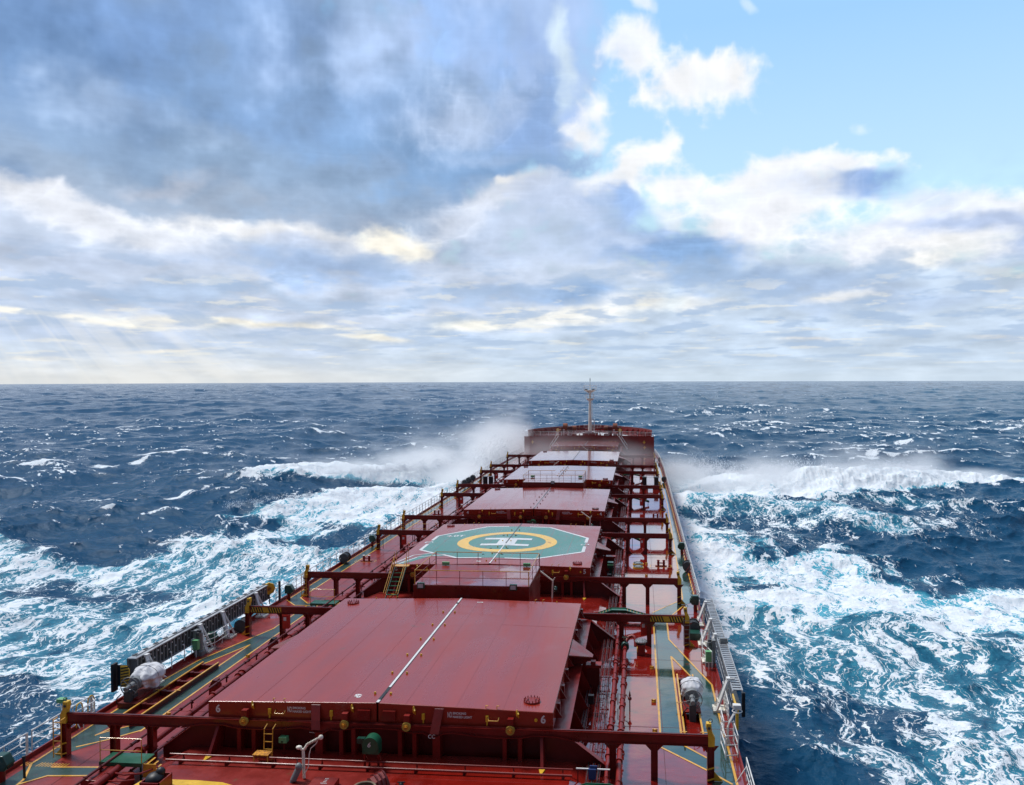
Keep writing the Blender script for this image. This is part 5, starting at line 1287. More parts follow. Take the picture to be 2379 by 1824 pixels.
# ================================================================ CROSS DECK IN THE FOREGROUND
t = thing('cross_pipe', 'pair of thin red pipes running right across the deck in front of hatch 6', 'pipe', (0,32.6,0))
m = MB(); m.tube((-8.6,32.62,.72),(8.4,32.62,.72),.035,8); m.tube((-8.6,32.3,.62),(8.4,32.3,.62),.045,8); m.build('pipe_run','red_side',t,smooth=True)
m = MB()
for i in range(9): x=-8+i*2; m.box(x-.02,x+.02,32.25,32.68,.46,.60); m.box(x-.02,x+.02,32.60,32.64,.6,.7)
m.build('pipe_stand','red_dark',t)
t = thing('coaming_ladder', 'yellow ladder hooked over the rail beam in front of hatch 6', 'ladder', (-4.53,33.2,0))
m = MB()
for e in (-.185,.185): m.path([(-4.53+e,33.05,.5),(-4.53+e,33.13,1.70),(-4.53+e+.06,33.3,1.84)],.022,6)
m.build('ladder_side','line_yellow',t); m = MB()
for z in (.85,1.17,1.5): m.tube((-4.715,33.09,z),(-4.345,33.09,z),.018,6)
m.build('ladder_rung','line_yellow',t)
t = thing('step_bench', 'rusty orange step bench at the foot of the yellow ladder', 'step bench', (-4.7,32.75,0))
m = MB(); m.box(-4.98,-4.3,32.55,33.0,.80,.84); m.build('bench_top','orange_rust',t); m = MB()
for x in (-4.95,-4.36):
    for y in (32.58,32.95): m.box(x,x+.05,y,y+.04,.46,.80)
m.build('bench_leg','line_yellow',t)
t = thing('coaming_box', 'small light green box on the coaming right of the yellow ladder', 'box', (-4.0,33.6,0))
m = MB(); m.box(-4.2,-3.85,33.35,33.62,1.0,1.25); m.build('box_body','light_green',t,bevel=.015); m = MB(); m.box(-4.10,-4.0,33.34,33.35,1.04,1.09); m.build('box_slot','black',t); m = MB(); m.box(-4.06,-4.0,33.5,33.56,.46,1.0); m.build('box_post','red_dark',t)
t = thing('wall_lamp', 'white tube lamp on the dark coaming beside the wrapped davit', 'lamp', (-2.9,33.9,0))
m = MB(); m.tube((-3.15,34.1,1.18),(-2.8,34.1,1.17),.022,8); m.build('lamp_tube','white',t); m = MB(); m.box(-3.1,-2.85,34.12,34.18,1.16,1.2); m.build('lamp_mount','dark_grey',t)
def drum(x, y, n, label, lettered=True):
    t = thing('cover_motor', label, 'motor', (x,y,0), 'green cover motors in front of the hatches')
    m = MB(); m.tube((x,y-.45,1.42),(x,y+.05,1.42),.34,24); m.build('motor_case','platform_green',t,smooth=True)
    m = MB(); m.box(x-.34,x+.34,y-.4,y+.05,1.05,1.42); m.build('motor_skirt','platform_green',t)
    m = MB(); m.box(x-.64,x-.32,y-.2,y,1.38,1.6); m.build('terminal_box','dark_green',t)
    m = MB()
    for e in (-.3,.28): m.box(x+e-.04,x+e+.04,y-.25,y-.17,.46,1.06); m.bar((x+e,y-.2,1.0),(x+e,y+.3,.5),.05,.05)
    m.build('motor_leg','red_side',t)
    text(str(n), .30, (x-.05,y-.462,1.46), (R_(90),0,0), 'white', t, 'painted_number', shear=.25)
drum(.07,32.95,6,'dark green drum marked 6 in front of the middle of hatch 6')
drum(.07,84.6,4,'green box shaped motor marked 4 in front of the middle of hatch 4')
t = thing('wrapped_davit', 'cream wrapped arm bent over on a post with a grey hoist on the cross deck', 'davit', (-2.3,31.5,0))
m = MB(); m.tube((-2.3,31.5,.5),(-2.33,31.5,1.62),.06,10); m.build('davit_post','cream',t,smooth=True)
m = MB(); m.path([(-2.42,31.5,1.66),(-2.3,31.5,1.64),(-2.15,31.5,1.86),(-1.9,31.5,2.0),(-1.68,31.5,2.12),(-1.55,31.5,2.2)],.055,8); m.sphere((-1.6,31.5,2.16),.1,8,6); m.sphere((-2.5,31.5,1.72),.1,8,6,1.3,1,.8); m.build('davit_arm','cream',t,smooth=True)
m = MB()
for i in range(9): k=i/8; m.torus((-2.15+.5*k,31.5,1.86+.27*k),.062,.012,'x',10,4)
m.build('wrapping','rope',t)
m = MB(); m.path([(-1.72,31.5,2.05),(-1.78,31.48,1.92),(-2.0,31.45,1.72),(-2.05,31.42,1.5),(-2.08,31.4,1.0),(-2.28,31.35,.62)],.018,6); m.build('davit_rope','cream',t)
m = MB(); m.tube((-2.62,31.2,.55),(-2.4,31.3,1.05),.13,12); m.sphere((-2.42,31.25,1.08),.14,10,6); m.tube((-2.7,31.2,.45),(-2.64,31.2,.6),.08,8); m.build('hoist','grey',t,smooth=True); m = MB(); m.tube((-2.5,31.3,1.1),(-2.5,31.3,1.35),.02,6); m.build('hoist_lever','dark_grey',t)
def light_davit(x, y, label, sg=1, h=1.9):
    t = thing('folding_davit', label, 'davit', (x,y,0), 'cream folding davits in front of the hatches')
    m = MB(); m.bar((x,y,.46),(x+.05,y,h),.11,.11,(0,1,0)); m.build('davit_post','cream',t)
    m = MB(); m.bar((x+.05,y,h),(x-sg*.9,y+.2,h+.65),.08,.08); m.bar((x+.05,y,h),(x+.2,y,h+.25),.07,.07); m.build('davit_arm','cream',t)
    m = MB(); m.tube((x+.25,y-.1,1.0),(x+.25,y+.15,1.2),.14,10); m.build('hoist','dark_green',t,smooth=True)
light_davit(5.95,84.9,'cream folding davit leaning left in front of hatch 4, starboard end')
light_davit(4.75,59.2,'short cream davit post right of the nearer deckhouse',1,1.7)
light_davit(-3.2,136.6,'cream folding davit leaning right in front of hatch 2',-1)
light_davit(.6,165.8,'cream folding davit in front of hatch 1',1)
t = thing('access_hatch', 'red hatch lid with small white writing at the bottom of the photo', 'hatch lid', (-1.25,30.6,0))
m = MB(); m.prism([(-1.75,30.3,.46),(-.75,30.3,.46),(-.75,30.3,.70),(-1.75,30.3,.70)],(0,.95,0)); m.build('lid_body','red_side',t,bevel=.02)
for i in range(4): text(['DANGER','ENTRY','NO ENTRY','KEEP SHUT'][0] if False else ['IIIIIIII','IIIIII','IIIIIII','IIIIIIIIIIIII'][i], .10, (-1.2,31.1-i*.12,.704), (0,0,0), 'white', t, 'painted_warning', sx=.8)
t = thing('windlass_drum', 'red eight sided drum cover with grooves behind the rope coil', 'drum', (1.1,30.9,0))
m = MB(); m.tube((.75,30.7,.62),(1.15,31.1,.74),.42,8); m.build('drum_cover','red_side',t)
m = MB()
for k in (.2,.5,.8): m.tube((.75+.4*k-.02,30.7+.4*k-.02,.62+.12*k),(.75+.4*k+.02,30.7+.4*k+.02,.62+.12*k),.45,24)
m.build('drum_groove','red_dark',t,smooth=True)
m = MB(); m.box(.8,1.5,30.5,31.4,.46,.5); m.build('drum_bed','red_side',t)
t = thing('rope_coil', 'coil of thick brown mooring rope at the bottom edge', 'rope coil', (.7,30.2,0))
m = MB()
for i in range(9): m.torus((.62+.008*(i%3),30.15,.52+.05*i),.42+.02*math.sin(i*2.1),.045,'z',28,7)
m.build('rope_turns','rope',t,smooth=True)
t = thing('small_valve', 'small black valve right of the red drum cover', 'valve', (1.85,30.9,0))
m = MB(); m.tube((1.85,30.9,.46),(1.85,30.9,.75),.05,8); m.sphere((1.85,30.9,.68),.11,8,6); m.tube((1.7,30.9,.78),(2.0,30.9,.80),.025,6); m.build('valve_body','black',t)
t = thing('trunk_box', 'long red steel box over the pipes below the dark green step platform', 'steel box', (-10.6,30.9,0))
m = MB(); m.box(-10.98,-10.22,30.35,31.6,.0,.62); m.build('box_body','red_side',t,bevel=.02); m = MB(); m.box(-10.7,-10.5,31.1,31.3,.62,.63); m.box(-10.72,-10.55,30.55,30.68,.62,.63); m.build('box_plate','red_dark',t)
t = thing('trunk_box', 'lower narrow red steel box right of the long red box', 'steel box', (-9.6,30.5,0))
m = MB(); m.box(-9.95,-9.45,29.3,31.5,.0,.45); m.build('box_body','red_side',t,bevel=.02); m = MB(); m.path([(-10.2,31.3,.5),(-9.9,31.0,.62),(-9.5,30.9,.62),(-9.0,31.2,.55),(-8.7,31.9,.5)],.035,6); m.path([(-10.2,30.7,.45),(-9.4,30.5,.55),(-9.0,30.8,.5)],.03,6); m.build('box_pipe','red_side',t)
t = thing('tool_bin', 'open red bin with dark blue cloth heaped in it', 'bin', (-7.7,30.1,0))
m = MB(); 
for a in ((-8.1,-8.05,29.7,30.6),(-7.35,-7.3,29.7,30.6),(-8.1,-7.3,29.7,29.74),(-8.1,-7.3,30.56,30.6)): m.box(a[0],a[1],a[2],a[3],.46,.95)
m.build('bin_wall','red_side',t); m = MB(); m.sphere((-7.75,30.15,.92),.34,14,8,1,1.1,.7); m.sphere((-7.6,30.3,1.12),.18,12,7); m.build('cloth_heap','black',t,smooth=True)
t = thing('yellow_plate', 'curved yellow deck plate edge at the very bottom', 'plate', (-6.5,31.3,0))
m = MB(); pts=[(-8.9,29.8),(-8.7,30.75),(-7.9,30.95),(-6.5,30.98),(-5.4,30.9),(-4.6,30.6),(-4.3,29.8)]; m.prism([(x,y,.462) for x,y in pts],(0,0,.03)); m.build('plate','yellow',t)
t = thing('hose_post', 'thin black post standing on the hatched marking near the port edge', 'post', (-14.25,31.5,0))
m = MB(); m.tube((-14.25,31.5,0),(-14.27,31.5,.8),.05,8); m.tube((-14.27,31.5,.8),(-14.28,31.5,.92),.07,8); m.build('post_tube','black',t)
t = thing('rung_stub', 'white wrapped foot of the port edge light', 'foot', (-15.0,34.6,0))
m = MB(); m.tube((-15.0,34.9,.0),(-15.0,34.9,.35),.11,8,.04); m.build('foot_wrap','cream',t)

# ================================================================ FORECASTLE
t = thing('foremast', 'tall cream foremast with two railed platforms on the forecastle', 'mast', (0,186,3.9))
m = MB(); m.tube((0,186,4.3),(.02,186,11.9),.42,20,.27); m.tube((.02,186,11.9),(.03,186,13.7),.25,16,.17); m.tube((.03,186,13.7),(.03,186,15.7),.09,10,.05); m.build('mast_tube','cream',t,smooth=True)
m = MB(); m.tube((.03,186,15.7),(.03,186,16.4),.07,8,.09); m.tube((.03,186,16.4),(.03,186,16.6),.02,6); m.build('mast_light','dark_grey',t)
for z, w, yy in ((13.75,1.38,.9),(11.85,.88,.7)):
    m = MB(); m.box(-w,w,186-yy,186+yy,z-.08,z); 
    m.prism([(-w,186,z-.08),(w,186,z-.08),(.25,186,z-.7),(-.25,186,z-.7)],(0,.08,0)); pf = m.build('mast_platform','cream',t)
    k = MB()
    for zz_ in (.5,1.0): k.path([(-w,186-yy,z+zz_),(w,186-yy,z+zz_),(w,186+yy,z+zz_),(-w,186+yy,z+zz_),(-w,186-yy,z+zz_)],.035,5)
    for x,y in ((-w,186-yy),(w,186-yy),(w,186+yy),(-w,186+yy),(0,186+yy)): k.tube((x,y,z),(x,y,z+1.0),.035,5)
    sub(pf,k,'platform_rail','white')
    if z > 12:
        k = MB(); k.box(-1.15,-.5,185.3,185.5,z+.05,z+.25); k.box(.45,1.1,185.3,185.5,z+.05,z+.25); sub(pf,k,'horn','black')
m = MB()
for e in (-.16,.16): m.tube((.55+e,185.6,4.4),(.38+e,185.6,11.8),.025,5)
for i in range(26): z=4.6+i*.28; x=.55-.17*(z-4.4)/7.4; m.tube((x-.16,185.6,z),(x+.16,185.6,z),.018,5)
m.path([(.9,185.6,4.3),(1.0,185.6,6.2),(.95,185.6,6.8),(.6,185.6,7.3)],.06,6); m.build('mast_ladder','cream',t)
m = MB(); m.box(-1.6,1.9,184.6,187.2,3.75,4.15); m.box(-.8,.8,185.1,186.9,4.15,4.32); m.build('mast_foot','red_deck',t)
m = MB(); m.box(-1.0,.55,184.2,184.5,4.15,4.55); m.build('foot_locker','white',t)
def fwinch(x, label, sg):
    t = thing('anchor_windlass', label, 'windlass', (x,190,3.8), 'red anchor windlasses on the forecastle')
    m = MB(); m.tube((x-sg*.1,190,5.0),(x+sg*.9,190,5.0),.98,22); m.build('chain_wheel','rust_red',t,smooth=True)
    m = MB(); m.tube((x-sg*2.2,190,4.75),(x-sg*1.3,190,4.75),.68,18); m.tube((x-sg*3.0,190,4.75),(x-sg*2.85,190,4.75),.72,18); m.build('rope_drum','rust_red',t,smooth=True)
    m = MB(); m.tube((x-sg*4.2,190,4.75),(x+sg*1.9,190,4.9),.16,10); m.box(*sorted((x-sg*1.25,x-sg*.3)),189.4,190.7,3.7,5.2); m.box(*sorted((x+sg*1.0,x+sg*1.3)),189.6,190.6,3.7,5.1); m.build('windlass_frame','red_dark',t)
    m = MB(); m.tube((x+sg*1.35,189.7,4.3),(x+sg*1.9,189.4,4.1),.4,12); m.build('motor','rust_red',t,smooth=True)
fwinch(5.2,'red anchor windlass with large chain wheel right of the foremast',1)
fwinch(-5.6,'red anchor windlass with large chain wheel left of the foremast',-1)
for sg, s in ((1,'starboard'),(-1,'port')):
    t = thing('forecastle_stair', 'white railed stair from the main deck up to the %s side of the forecastle' % s, 'stair', (sg*6.9,180.8,0), 'stairs up to the forecastle')
    m = MB()
    for e in (-.35,.35): m.bar((sg*(8.3),179.2+e,1.2) if False else (sg*8.5,180.0+e,.9),(sg*6.7,180.5+e,3.65),.05,.14)
    m.build('stair_side','white',t)
    m = MB()
    for e in (-.4,.4): m.bar((sg*8.5,180.0+e,1.75),(sg*6.7,180.5+e,4.5),.05,.05); 
    for k in (0,.33,.66,1): m.tube((sg*(8.5-1.8*k),180.0+.5*k-.4,.9+2.75*k),(sg*(8.5-1.8*k),180+.5*k-.4,1.75+2.75*k),.03,5)
    m.build('stair_rail','white',t)
    m = MB()
    for i in range(9): k=i/8; m.box(*sorted((sg*(8.45-1.75*k)-.14,sg*(8.45-1.75*k)+.14)),179.65+.5*k,180.35+.5*k,1.0+2.6*k,1.03+2.6*k)
    m.build('stair_tread','cream',t)
railing([(-14.2,181.2,3.52),(-7.2,181.2,3.72),(-7.2,180.6,3.72),(-6.0,180.6,3.76),(-6.0,181.2,3.76),(0,181.2,3.86)], 'white railing along the aft edge of the forecastle, port half', None, 'forecastle railings', h=.92, sp=1.6, r=.03)
railing([(0,181.2,3.86),(6.0,181.2,3.76),(6.0,180.6,3.76),(7.4,180.6,3.72),(7.4,181.2,3.72),(14.2,181.2,3.52)], 'white railing along the aft edge of the forecastle, starboard half', None, 'forecastle railings', h=.92, sp=1.6, r=.03)
railing([(-1.8,192.4,4.6),(2.1,192.4,4.6)], 'white railing of the small lookout platform behind the foremast', None, 'forecastle railings', h=1.0, sp=.8, r=.03)
t = thing('lookout_platform', 'small platform behind the foremast near the bow', 'platform', (0,192.5,0)); m = MB(); m.box(-1.9,2.2,192.2,193.2,4.5,4.6); m.build('platform_top','red_side',t); m = MB(); m.box(-1.7,-1.5,192.5,192.7,3.7,4.5); m.box(1.8,2.0,192.5,192.7,3.7,4.5); m.build('platform_leg','red_side',t)
for x, s in ((-4.2,'port'),(4.0,'starboard')):
    t = thing('window_frame_rack', 'white four pane rack hung on the %s forecastle railing' % s, 'rack', (x,181.1,3.8))
    m = MB()
    for a in (-.35,0,.35): m.box(x+a-.04,x+a+.04,181.0,181.06,3.75,4.5)
    for z in (3.75,4.1,4.45): m.box(x-.38,x+.38,181.0,181.06,z,z+.07)
    m.build('rack_bar','white',t)
for x, y, s in ((-7.0,182.5,'round yellow ringed vent on the port side of the forecastle'),(6.9,182.5,'round yellow ringed vent on the starboard side of the forecastle')):
    t = thing('ringed_vent', s, 'vent', (x,y,3.7)); m = MB(); m.torus((x,y,4.85),.3,.07,'y',18,6); m.build('vent_ring','yellow',t); m = MB(); m.tube((x,y+.1,4.85),(x,y+.4,4.85),.24,12); m.tube((x,y+.3,3.7),(x,y+.3,4.85),.14,10); m.build('vent_pipe','cream',t)
for i,(x,s) in enumerate(((-3.0,'left'),(2.9,'right'))):
    t = thing('stub_post', 'thin white post on the forecastle, %s of the mast' % s, 'post', (x*1.9,183,3.7)); m = MB(); m.tube((x*1.9,183,3.7),(x*1.9,183,5.0),.07,8); m.box(x*1.9-.2,x*1.9+.2,182.95,183.05,4.9,5.0); m.build('post_tube','white',t)
for x, y, z, s in ((12.2,180.9,2.3,'upper yellow hydrant cross on the starboard forecastle wall'),(12.3,180.2,1.2,'lower yellow hydrant cross near the starboard forecastle wall'),(-12.5,180.9,2.3,'yellow hydrant cross on the port forecastle wall')):
    t = thing('wall_hydrant', s, 'hydrant', (x,y,z)); m = MB(); m.box(x-.3,x+.3,y-.12,y,z-.08,z+.08); m.box(x-.08,x+.08,y-.12,y,z-.35,z+.35); m.disc((x,y-.2,z),.15,.1,10,'y'); m.build('hydrant_body','yellow',t); m = MB(); m.torus((x,y-.22,z),.2,.03,'y',12,5); m.build('hydrant_wheel','orange_rust',t)

# ================================================================ THE SEA
rng = np.random.default_rng(11)
SEA = -7.0
def ocean_tile(L, n, wind, wdir, lo, hi, seed, rms, spread_=2.0, chop=1.0):
    r = np.random.default_rng(seed)
    k1 = 2*np.pi*np.fft.fftfreq(n, L/n); kx, ky = np.meshgrid(k1, k1, indexing='xy')
    k = np.hypot(kx, ky); k[0,0] = 1e-6
    Lw = wind*wind/9.81
    c = (kx*math.cos(wdir) + ky*math.sin(wdir))/k
    S = np.exp(-1/(k*Lw)**2)/k**4*(np.abs(c)**spread_*np.where(c > 0, 1, .25) + .06)*((k > lo) & (k < hi))*np.exp(-(k/hi)**2)
    H = np.sqrt(S)*(r.standard_normal((n,n)) + 1j*r.standard_normal((n,n)))
    h = np.fft.ifft2(H).real; s = rms/h.std(); h *= s
    dx = np.fft.ifft2(1j*kx/k*H).real*s*chop; dy = np.fft.ifft2(1j*ky/k*H).real*s*chop
    jxx = 1 + np.fft.ifft2(-kx*kx/k*H).real*s*chop; jyy = 1 + np.fft.ifft2(-ky*ky/k*H).real*s*chop; jxy = np.fft.ifft2(-kx*ky/k*H).real*s*chop
    return dict(L=L, n=n, h=h, dx=dx, dy=dy, J=jxx*jyy - jxy*jxy)
def samp(T, f, x, y, rot=0.0):
    if rot: c, s = math.cos(rot), math.sin(rot); x, y = c*x + s*y, -s*x + c*y
    n = T['n']; u = (x/T['L'] % 1.0)*n; v = (y/T['L'] % 1.0)*n
    i = np.floor(u).astype(np.int32); j = np.floor(v).astype(np.int32); fu = u-i; fv = v-j
    fu = fu*fu*(3-2*fu)*.5 + fu*.5; fv = fv*fv*(3-2*fv)*.5 + fv*.5
    i %= n; j %= n; i2 = (i+1) % n; j2 = (j+1) % n; a = T[f]
    return (a[j,i]*(1-fu)+a[j,i2]*fu)*(1-fv) + (a[j2,i]*(1-fu)+a[j2,i2]*fu)*fv
WD = R_(-100)     # waves run at the ship from ahead
TA = ocean_tile(463.0, 512, 13.5, WD, .02, 2.4, 5, 1.15, 2.0, 1.45)
TB = ocean_tile(61.0, 512, 6.0, WD+.35, .55, 22.0, 6, .17, 1.0, 1.25)
TC = ocean_tile(173.0, 512, 8.6, WD-.3, .10, 8.0, 9, .42, 1.2, 1.35)
for T_ in (TA, TB, TC): T_['p'] = np.percentile(T_['J'], [5.5, .6])
# noise for foam
def vnoise(n, seed, beta):
    r = np.random.default_rng(seed); k1 = np.fft.fftfreq(n); kx, ky = np.meshgrid(k1, k1); k = np.hypot(kx, ky); k[0,0] = 1
    H = (r.standard_normal((n,n)) + 1j*r.standard_normal((n,n)))*k**(-beta); H[0,0] = 0
    a = np.fft.ifft2(H).real; a /= a.std(); return a
TN = dict(L=180.0, n=512, h=vnoise(512, 21, 1.5)); TN2 = dict(L=47.0, n=512, h=vnoise(512, 22, 1.35))

def poly_mask(x, y, poly, soft):
    P = np.array(poly, float); n = len(P)
    inside = np.zeros(x.shape, bool); d2 = np.full(x.shape, 1e12)
    for i in range(n):
        ax, ay = P[i]; bx, by = P[(i+1) % n]
        cond = ((ay > y) != (by > y)); 
        with np.errstate(divide='ignore', invalid='ignore'): xi = (bx-ax)*(y-ay)/(by-ay) + ax
        inside ^= cond & (x < xi)
        ex, ey = bx-ax, by-ay; t = np.clip(((x-ax)*ex+(y-ay)*ey)/(ex*ex+ey*ey), 0, 1)
        d2 = np.minimum(d2, (x-ax-t*ex)**2 + (y-ay-t*ey)**2)
    sd = np.sqrt(d2)*np.where(inside, 1, -1)
    t = np.clip(sd/soft*.5+.5, 0, 1); return t*t*(3-2*t)
def line_d(x, y, pts):
    d2 = np.full(x.shape, 1e12); s = np.zeros(x.shape); tot = 0
    for (ax, ay), (bx, by) in zip(pts, pts[1:]):
        ex, ey = bx-ax, by-ay; l = math.hypot(ex, ey); t = np.clip(((x-ax)*ex+(y-ay)*ey)/(l*l), 0, 1)
        q = (x-ax-t*ex)**2 + (y-ay-t*ey)**2; m_ = q < d2; d2 = np.where(m_, q, d2); s = np.where(m_, tot+t*l, s); tot += l
    return np.sqrt(d2), s/tot
FOAM = [ # polygon (metres), edge softness, density
 ([(-16,178),(-34,167),(-47,154),(-56,146),(-60,134),(-50,122),(-30,128),(-15,140)], 8, .88), ([(-15,150),(-34,128),(-40,108),(-15,96)], 9, .74), ([(-86,110),(-62,107),(-50,122),(-46,112),(-64,98),(-90,100)], 5, .80),
 ([(-18,196),(-40,190),(-52,182),(-44,172),(-15,170)], 8, .92), ([(15,172),(15,98),(24,112),(26,140),(22,168)], 5, .96), ([(15,168),(15,112),(32,116),(36,136),(33,160)], 8, .80),
 ([(-82,166),(-78,180),(-64,184),(-60,194),(-48,196),(-34,190),(-15,186),(-15,172),(-28,168),(-41,164),(-59,163),(-70,156)], 7, .72),
 ([(-80,110),(-78,112),(-68,104),(-62,107),(-56,117),(-52,126),(-58,142),(-54,149),(-46,154),(-42,161),(-33,167),(-14,180),(-14,60),(-25,58),(-38,70),(-62,62),(-90,80)], 5, .60),
 ([(-120,96),(-80,110),(-66,104),(-60,84),(-80,72),(-130,80)], 10, .52),
 ([(-90,75),(-60,66),(-40,72),(-26,62),(-20,40),(-60,20),(-100,50)], 12, .34),
 ([(-34,74),(-16,92),(-15,40),(-24,40),(-28,56)], 5, .40),
 ([(14,182),(30,180),(60,183),(84,206),(82,196),(60,176),(57,162),(44,153),(36,155),(28,152),(31,140),(26,121),(31,110),(15,106),(14,150)], 5, .92),
 ([(28,153),(57,160),(70,150),(52,122),(40,108),(31,110)], 8, .55),
 ([(15,110),(31,108),(38,103),(45,106),(48,101),(58,98),(80,92),(70,74),(46,76),(35,75),(24,80),(15,88)], 4, .84),
 ([(18,86),(46,79),(75,78),(60,30),(36,30),(31,48),(25,48),(25,56),(25,66),(23,75),(19.5,81)], 5, .56),
 ([(15,96),(22,84),(19,76),(15,70)], 3, .45),
]
HOLES = [([(-61,154),(-57,160),(-40,162.5),(-30,164),(-41,155),(-51,148),(-56,144)], 4, .9),
         ([(-50,136),(-42,137),(-34,132),(-27,137),(-30,125),(-39,123)], 3, .65),
         ([(-58,98),(-48,100),(-42,94),(-50,88)], 4, .45),
         ([(32,133),(42,128),(46,118),(40,113),(34,122)], 4, .5), ([(34,150),(52,150),(60,140),(44,132)], 5, .5),
         ([(28,90),(36,91),(38,86),(30,85)], 2.5, .6),([(22,60),(30,66),(32,56),(26,50)], 4, .35)]
RIDGES = [ # crest line, half width ahead, behind, height
 ([(16,178),(30,174),(46,173),(60,176),(76,188),(92,196),(112,200)], 8.0, 5.2),
 ([(-16,180),(-30,176),(-44,174),(-60,170),(-78,166)], 6.5, 4.4),
 ([(-15,160),(-30,156),(-44,150),(-55,140),(-57,132)], 6, 1.9),
 ([(14,158),(24,154),(34,149),(44,138),(50,126)], 6, 1.6),
 ([(-46,118),(-34,112),(-24,110)], 5, 1.5),
 ([(-40,92),(-30,90),(-22,92)], 4, 1.3), ([(-60,104),(-80,108),(-110,98)], 5, 1.1),
 ([(18,112),(28,112),(36,106),(48,103)], 4, .9),
]
def sea_fields(x, y):
    r = np.hypot(x-CAMX, y)
    wx = x + 5*samp(TN,'h',x,y) + 1.6*samp(TN2,'h',x,y); wy = y + 5*samp(TN,'h',x+77,y+31) + 1.6*samp(TN2,'h',x+13,y+9)
    near = np.clip((420-r)/120, 0, 1)
    wA = 1.0 - .35*np.exp(-((x/28)**2 + ((y-90)/110)**2)**2)
    h = (samp(TA,'h',x,y) + .62*samp(TA,'h',x,y,.9)*1.0)*.85*wA
    dx = samp(TA,'dx',x,y)*.85*wA; dy = samp(TA,'dy',x,y)*.85*wA
    kB = np.clip((360-r)/200, 0, 1)
    h2 = samp(TB,'h',x,y)*kB + .7*samp(TB,'h',x,y,1.3)*kB
    kC = .78*np.clip((900-r)/600, .42, 1)*np.clip(1 + .45*samp(TN,'h',x*.22,y*.22), .35, 1.8); h2 = h2 + samp(TC,'h',x,y)*kC; dx = dx + samp(TC,'dx',x,y)*kC; dy = dy + samp(TC,'dy',x,y)*kC
    Z = h + h2; DX = dx + samp(TB,'dx',x,y)*kB; DY = dy + samp(TB,'dy',x,y)*kB
    crest = np.zeros(x.shape); bill = np.abs(samp(TN2,'h',x*1.1,y*1.1)); b2_ = np.abs(samp(TN2,'h',x*3.1+9,y*3.1))
    for k_, (pts, w, ht) in enumerate(RIDGES):
        d, s = line_d(wx*.5+x*.5, wy*.5+y*.5, pts); prof = np.exp(-(d/w)**2)*ht*np.clip(np.minimum(s, 1.02-s)*8, .25, 1)
        if k_ == 0: prof = prof*(.82+.18*np.sin(s*21+.3))*np.clip((.84-s)*4+.4, .42, 1)
        if k_ == 1: prof = prof*np.clip(1.15-.75*s, .3, 1.1)
        if k_ < 2: Z = Z - .045*prof*(bill-.8) - .022*prof*(b2_-.8); crest = np.maximum(crest, np.clip(prof/2.0, 0, 1)**1.2*1.7)
        Z = Z + prof*(1+.12*samp(TN,'h',x,y)); crest = np.maximum(crest, np.exp(-(d/(w*.55))**2)*min(1, ht/2))
    D = np.zeros(x.shape)
    for poly, soft, dens in FOAM: D = np.maximum(D, (dens if dens > .85 else dens*.90)*poly_mask(wx, wy, poly, soft))
    for poly, soft, dens in HOLES: D = D*(1 - dens*poly_mask(wx, wy, poly, soft))
    D = np.maximum(D, np.minimum(crest*.62, 1.05)*near)
    # whitecaps where the waves fold
    JA, JC, JB = TA['p'], TC['p'], TB['p']
    mod = samp(TN,'h',x*.25,y*.25)*1.5 - .42
    cap = np.clip((JA[0] - samp(TA,'J',x,y))/(JA[0]-JA[1]) - .35 + .35*mod, 0, 1)
    cap = np.maximum(cap, np.clip((JA[0] - samp(TA,'J',x,y,.9))/(JA[0]-JA[1]) - .5 + .35*mod, 0, 1))
    cap = np.maximum(cap, np.clip((JC[0] - samp(TC,'J',x,y))/(JC[0]-JC[1]) - .30 + .45*mod, 0, 1))
    cap = cap*(1 - .65*np.clip((r-350)/700, 0, 1))
    Jb = samp(TB,'J',x,y); capb = np.clip((JB[0]-Jb)/(JB[0]-JB[1]) + .25*samp(TN,'h',x,y) - .2, 0, 1)*kB
    dark = np.maximum(cap*.95, capb*.50)
    foam = np.clip(np.maximum(D, dark), 0, 1.05)
    aer = np.clip(D*1.6 - .30 + .2*np.minimum(crest,1), 0, 1)
    return Z, DX, DY, foam, aer
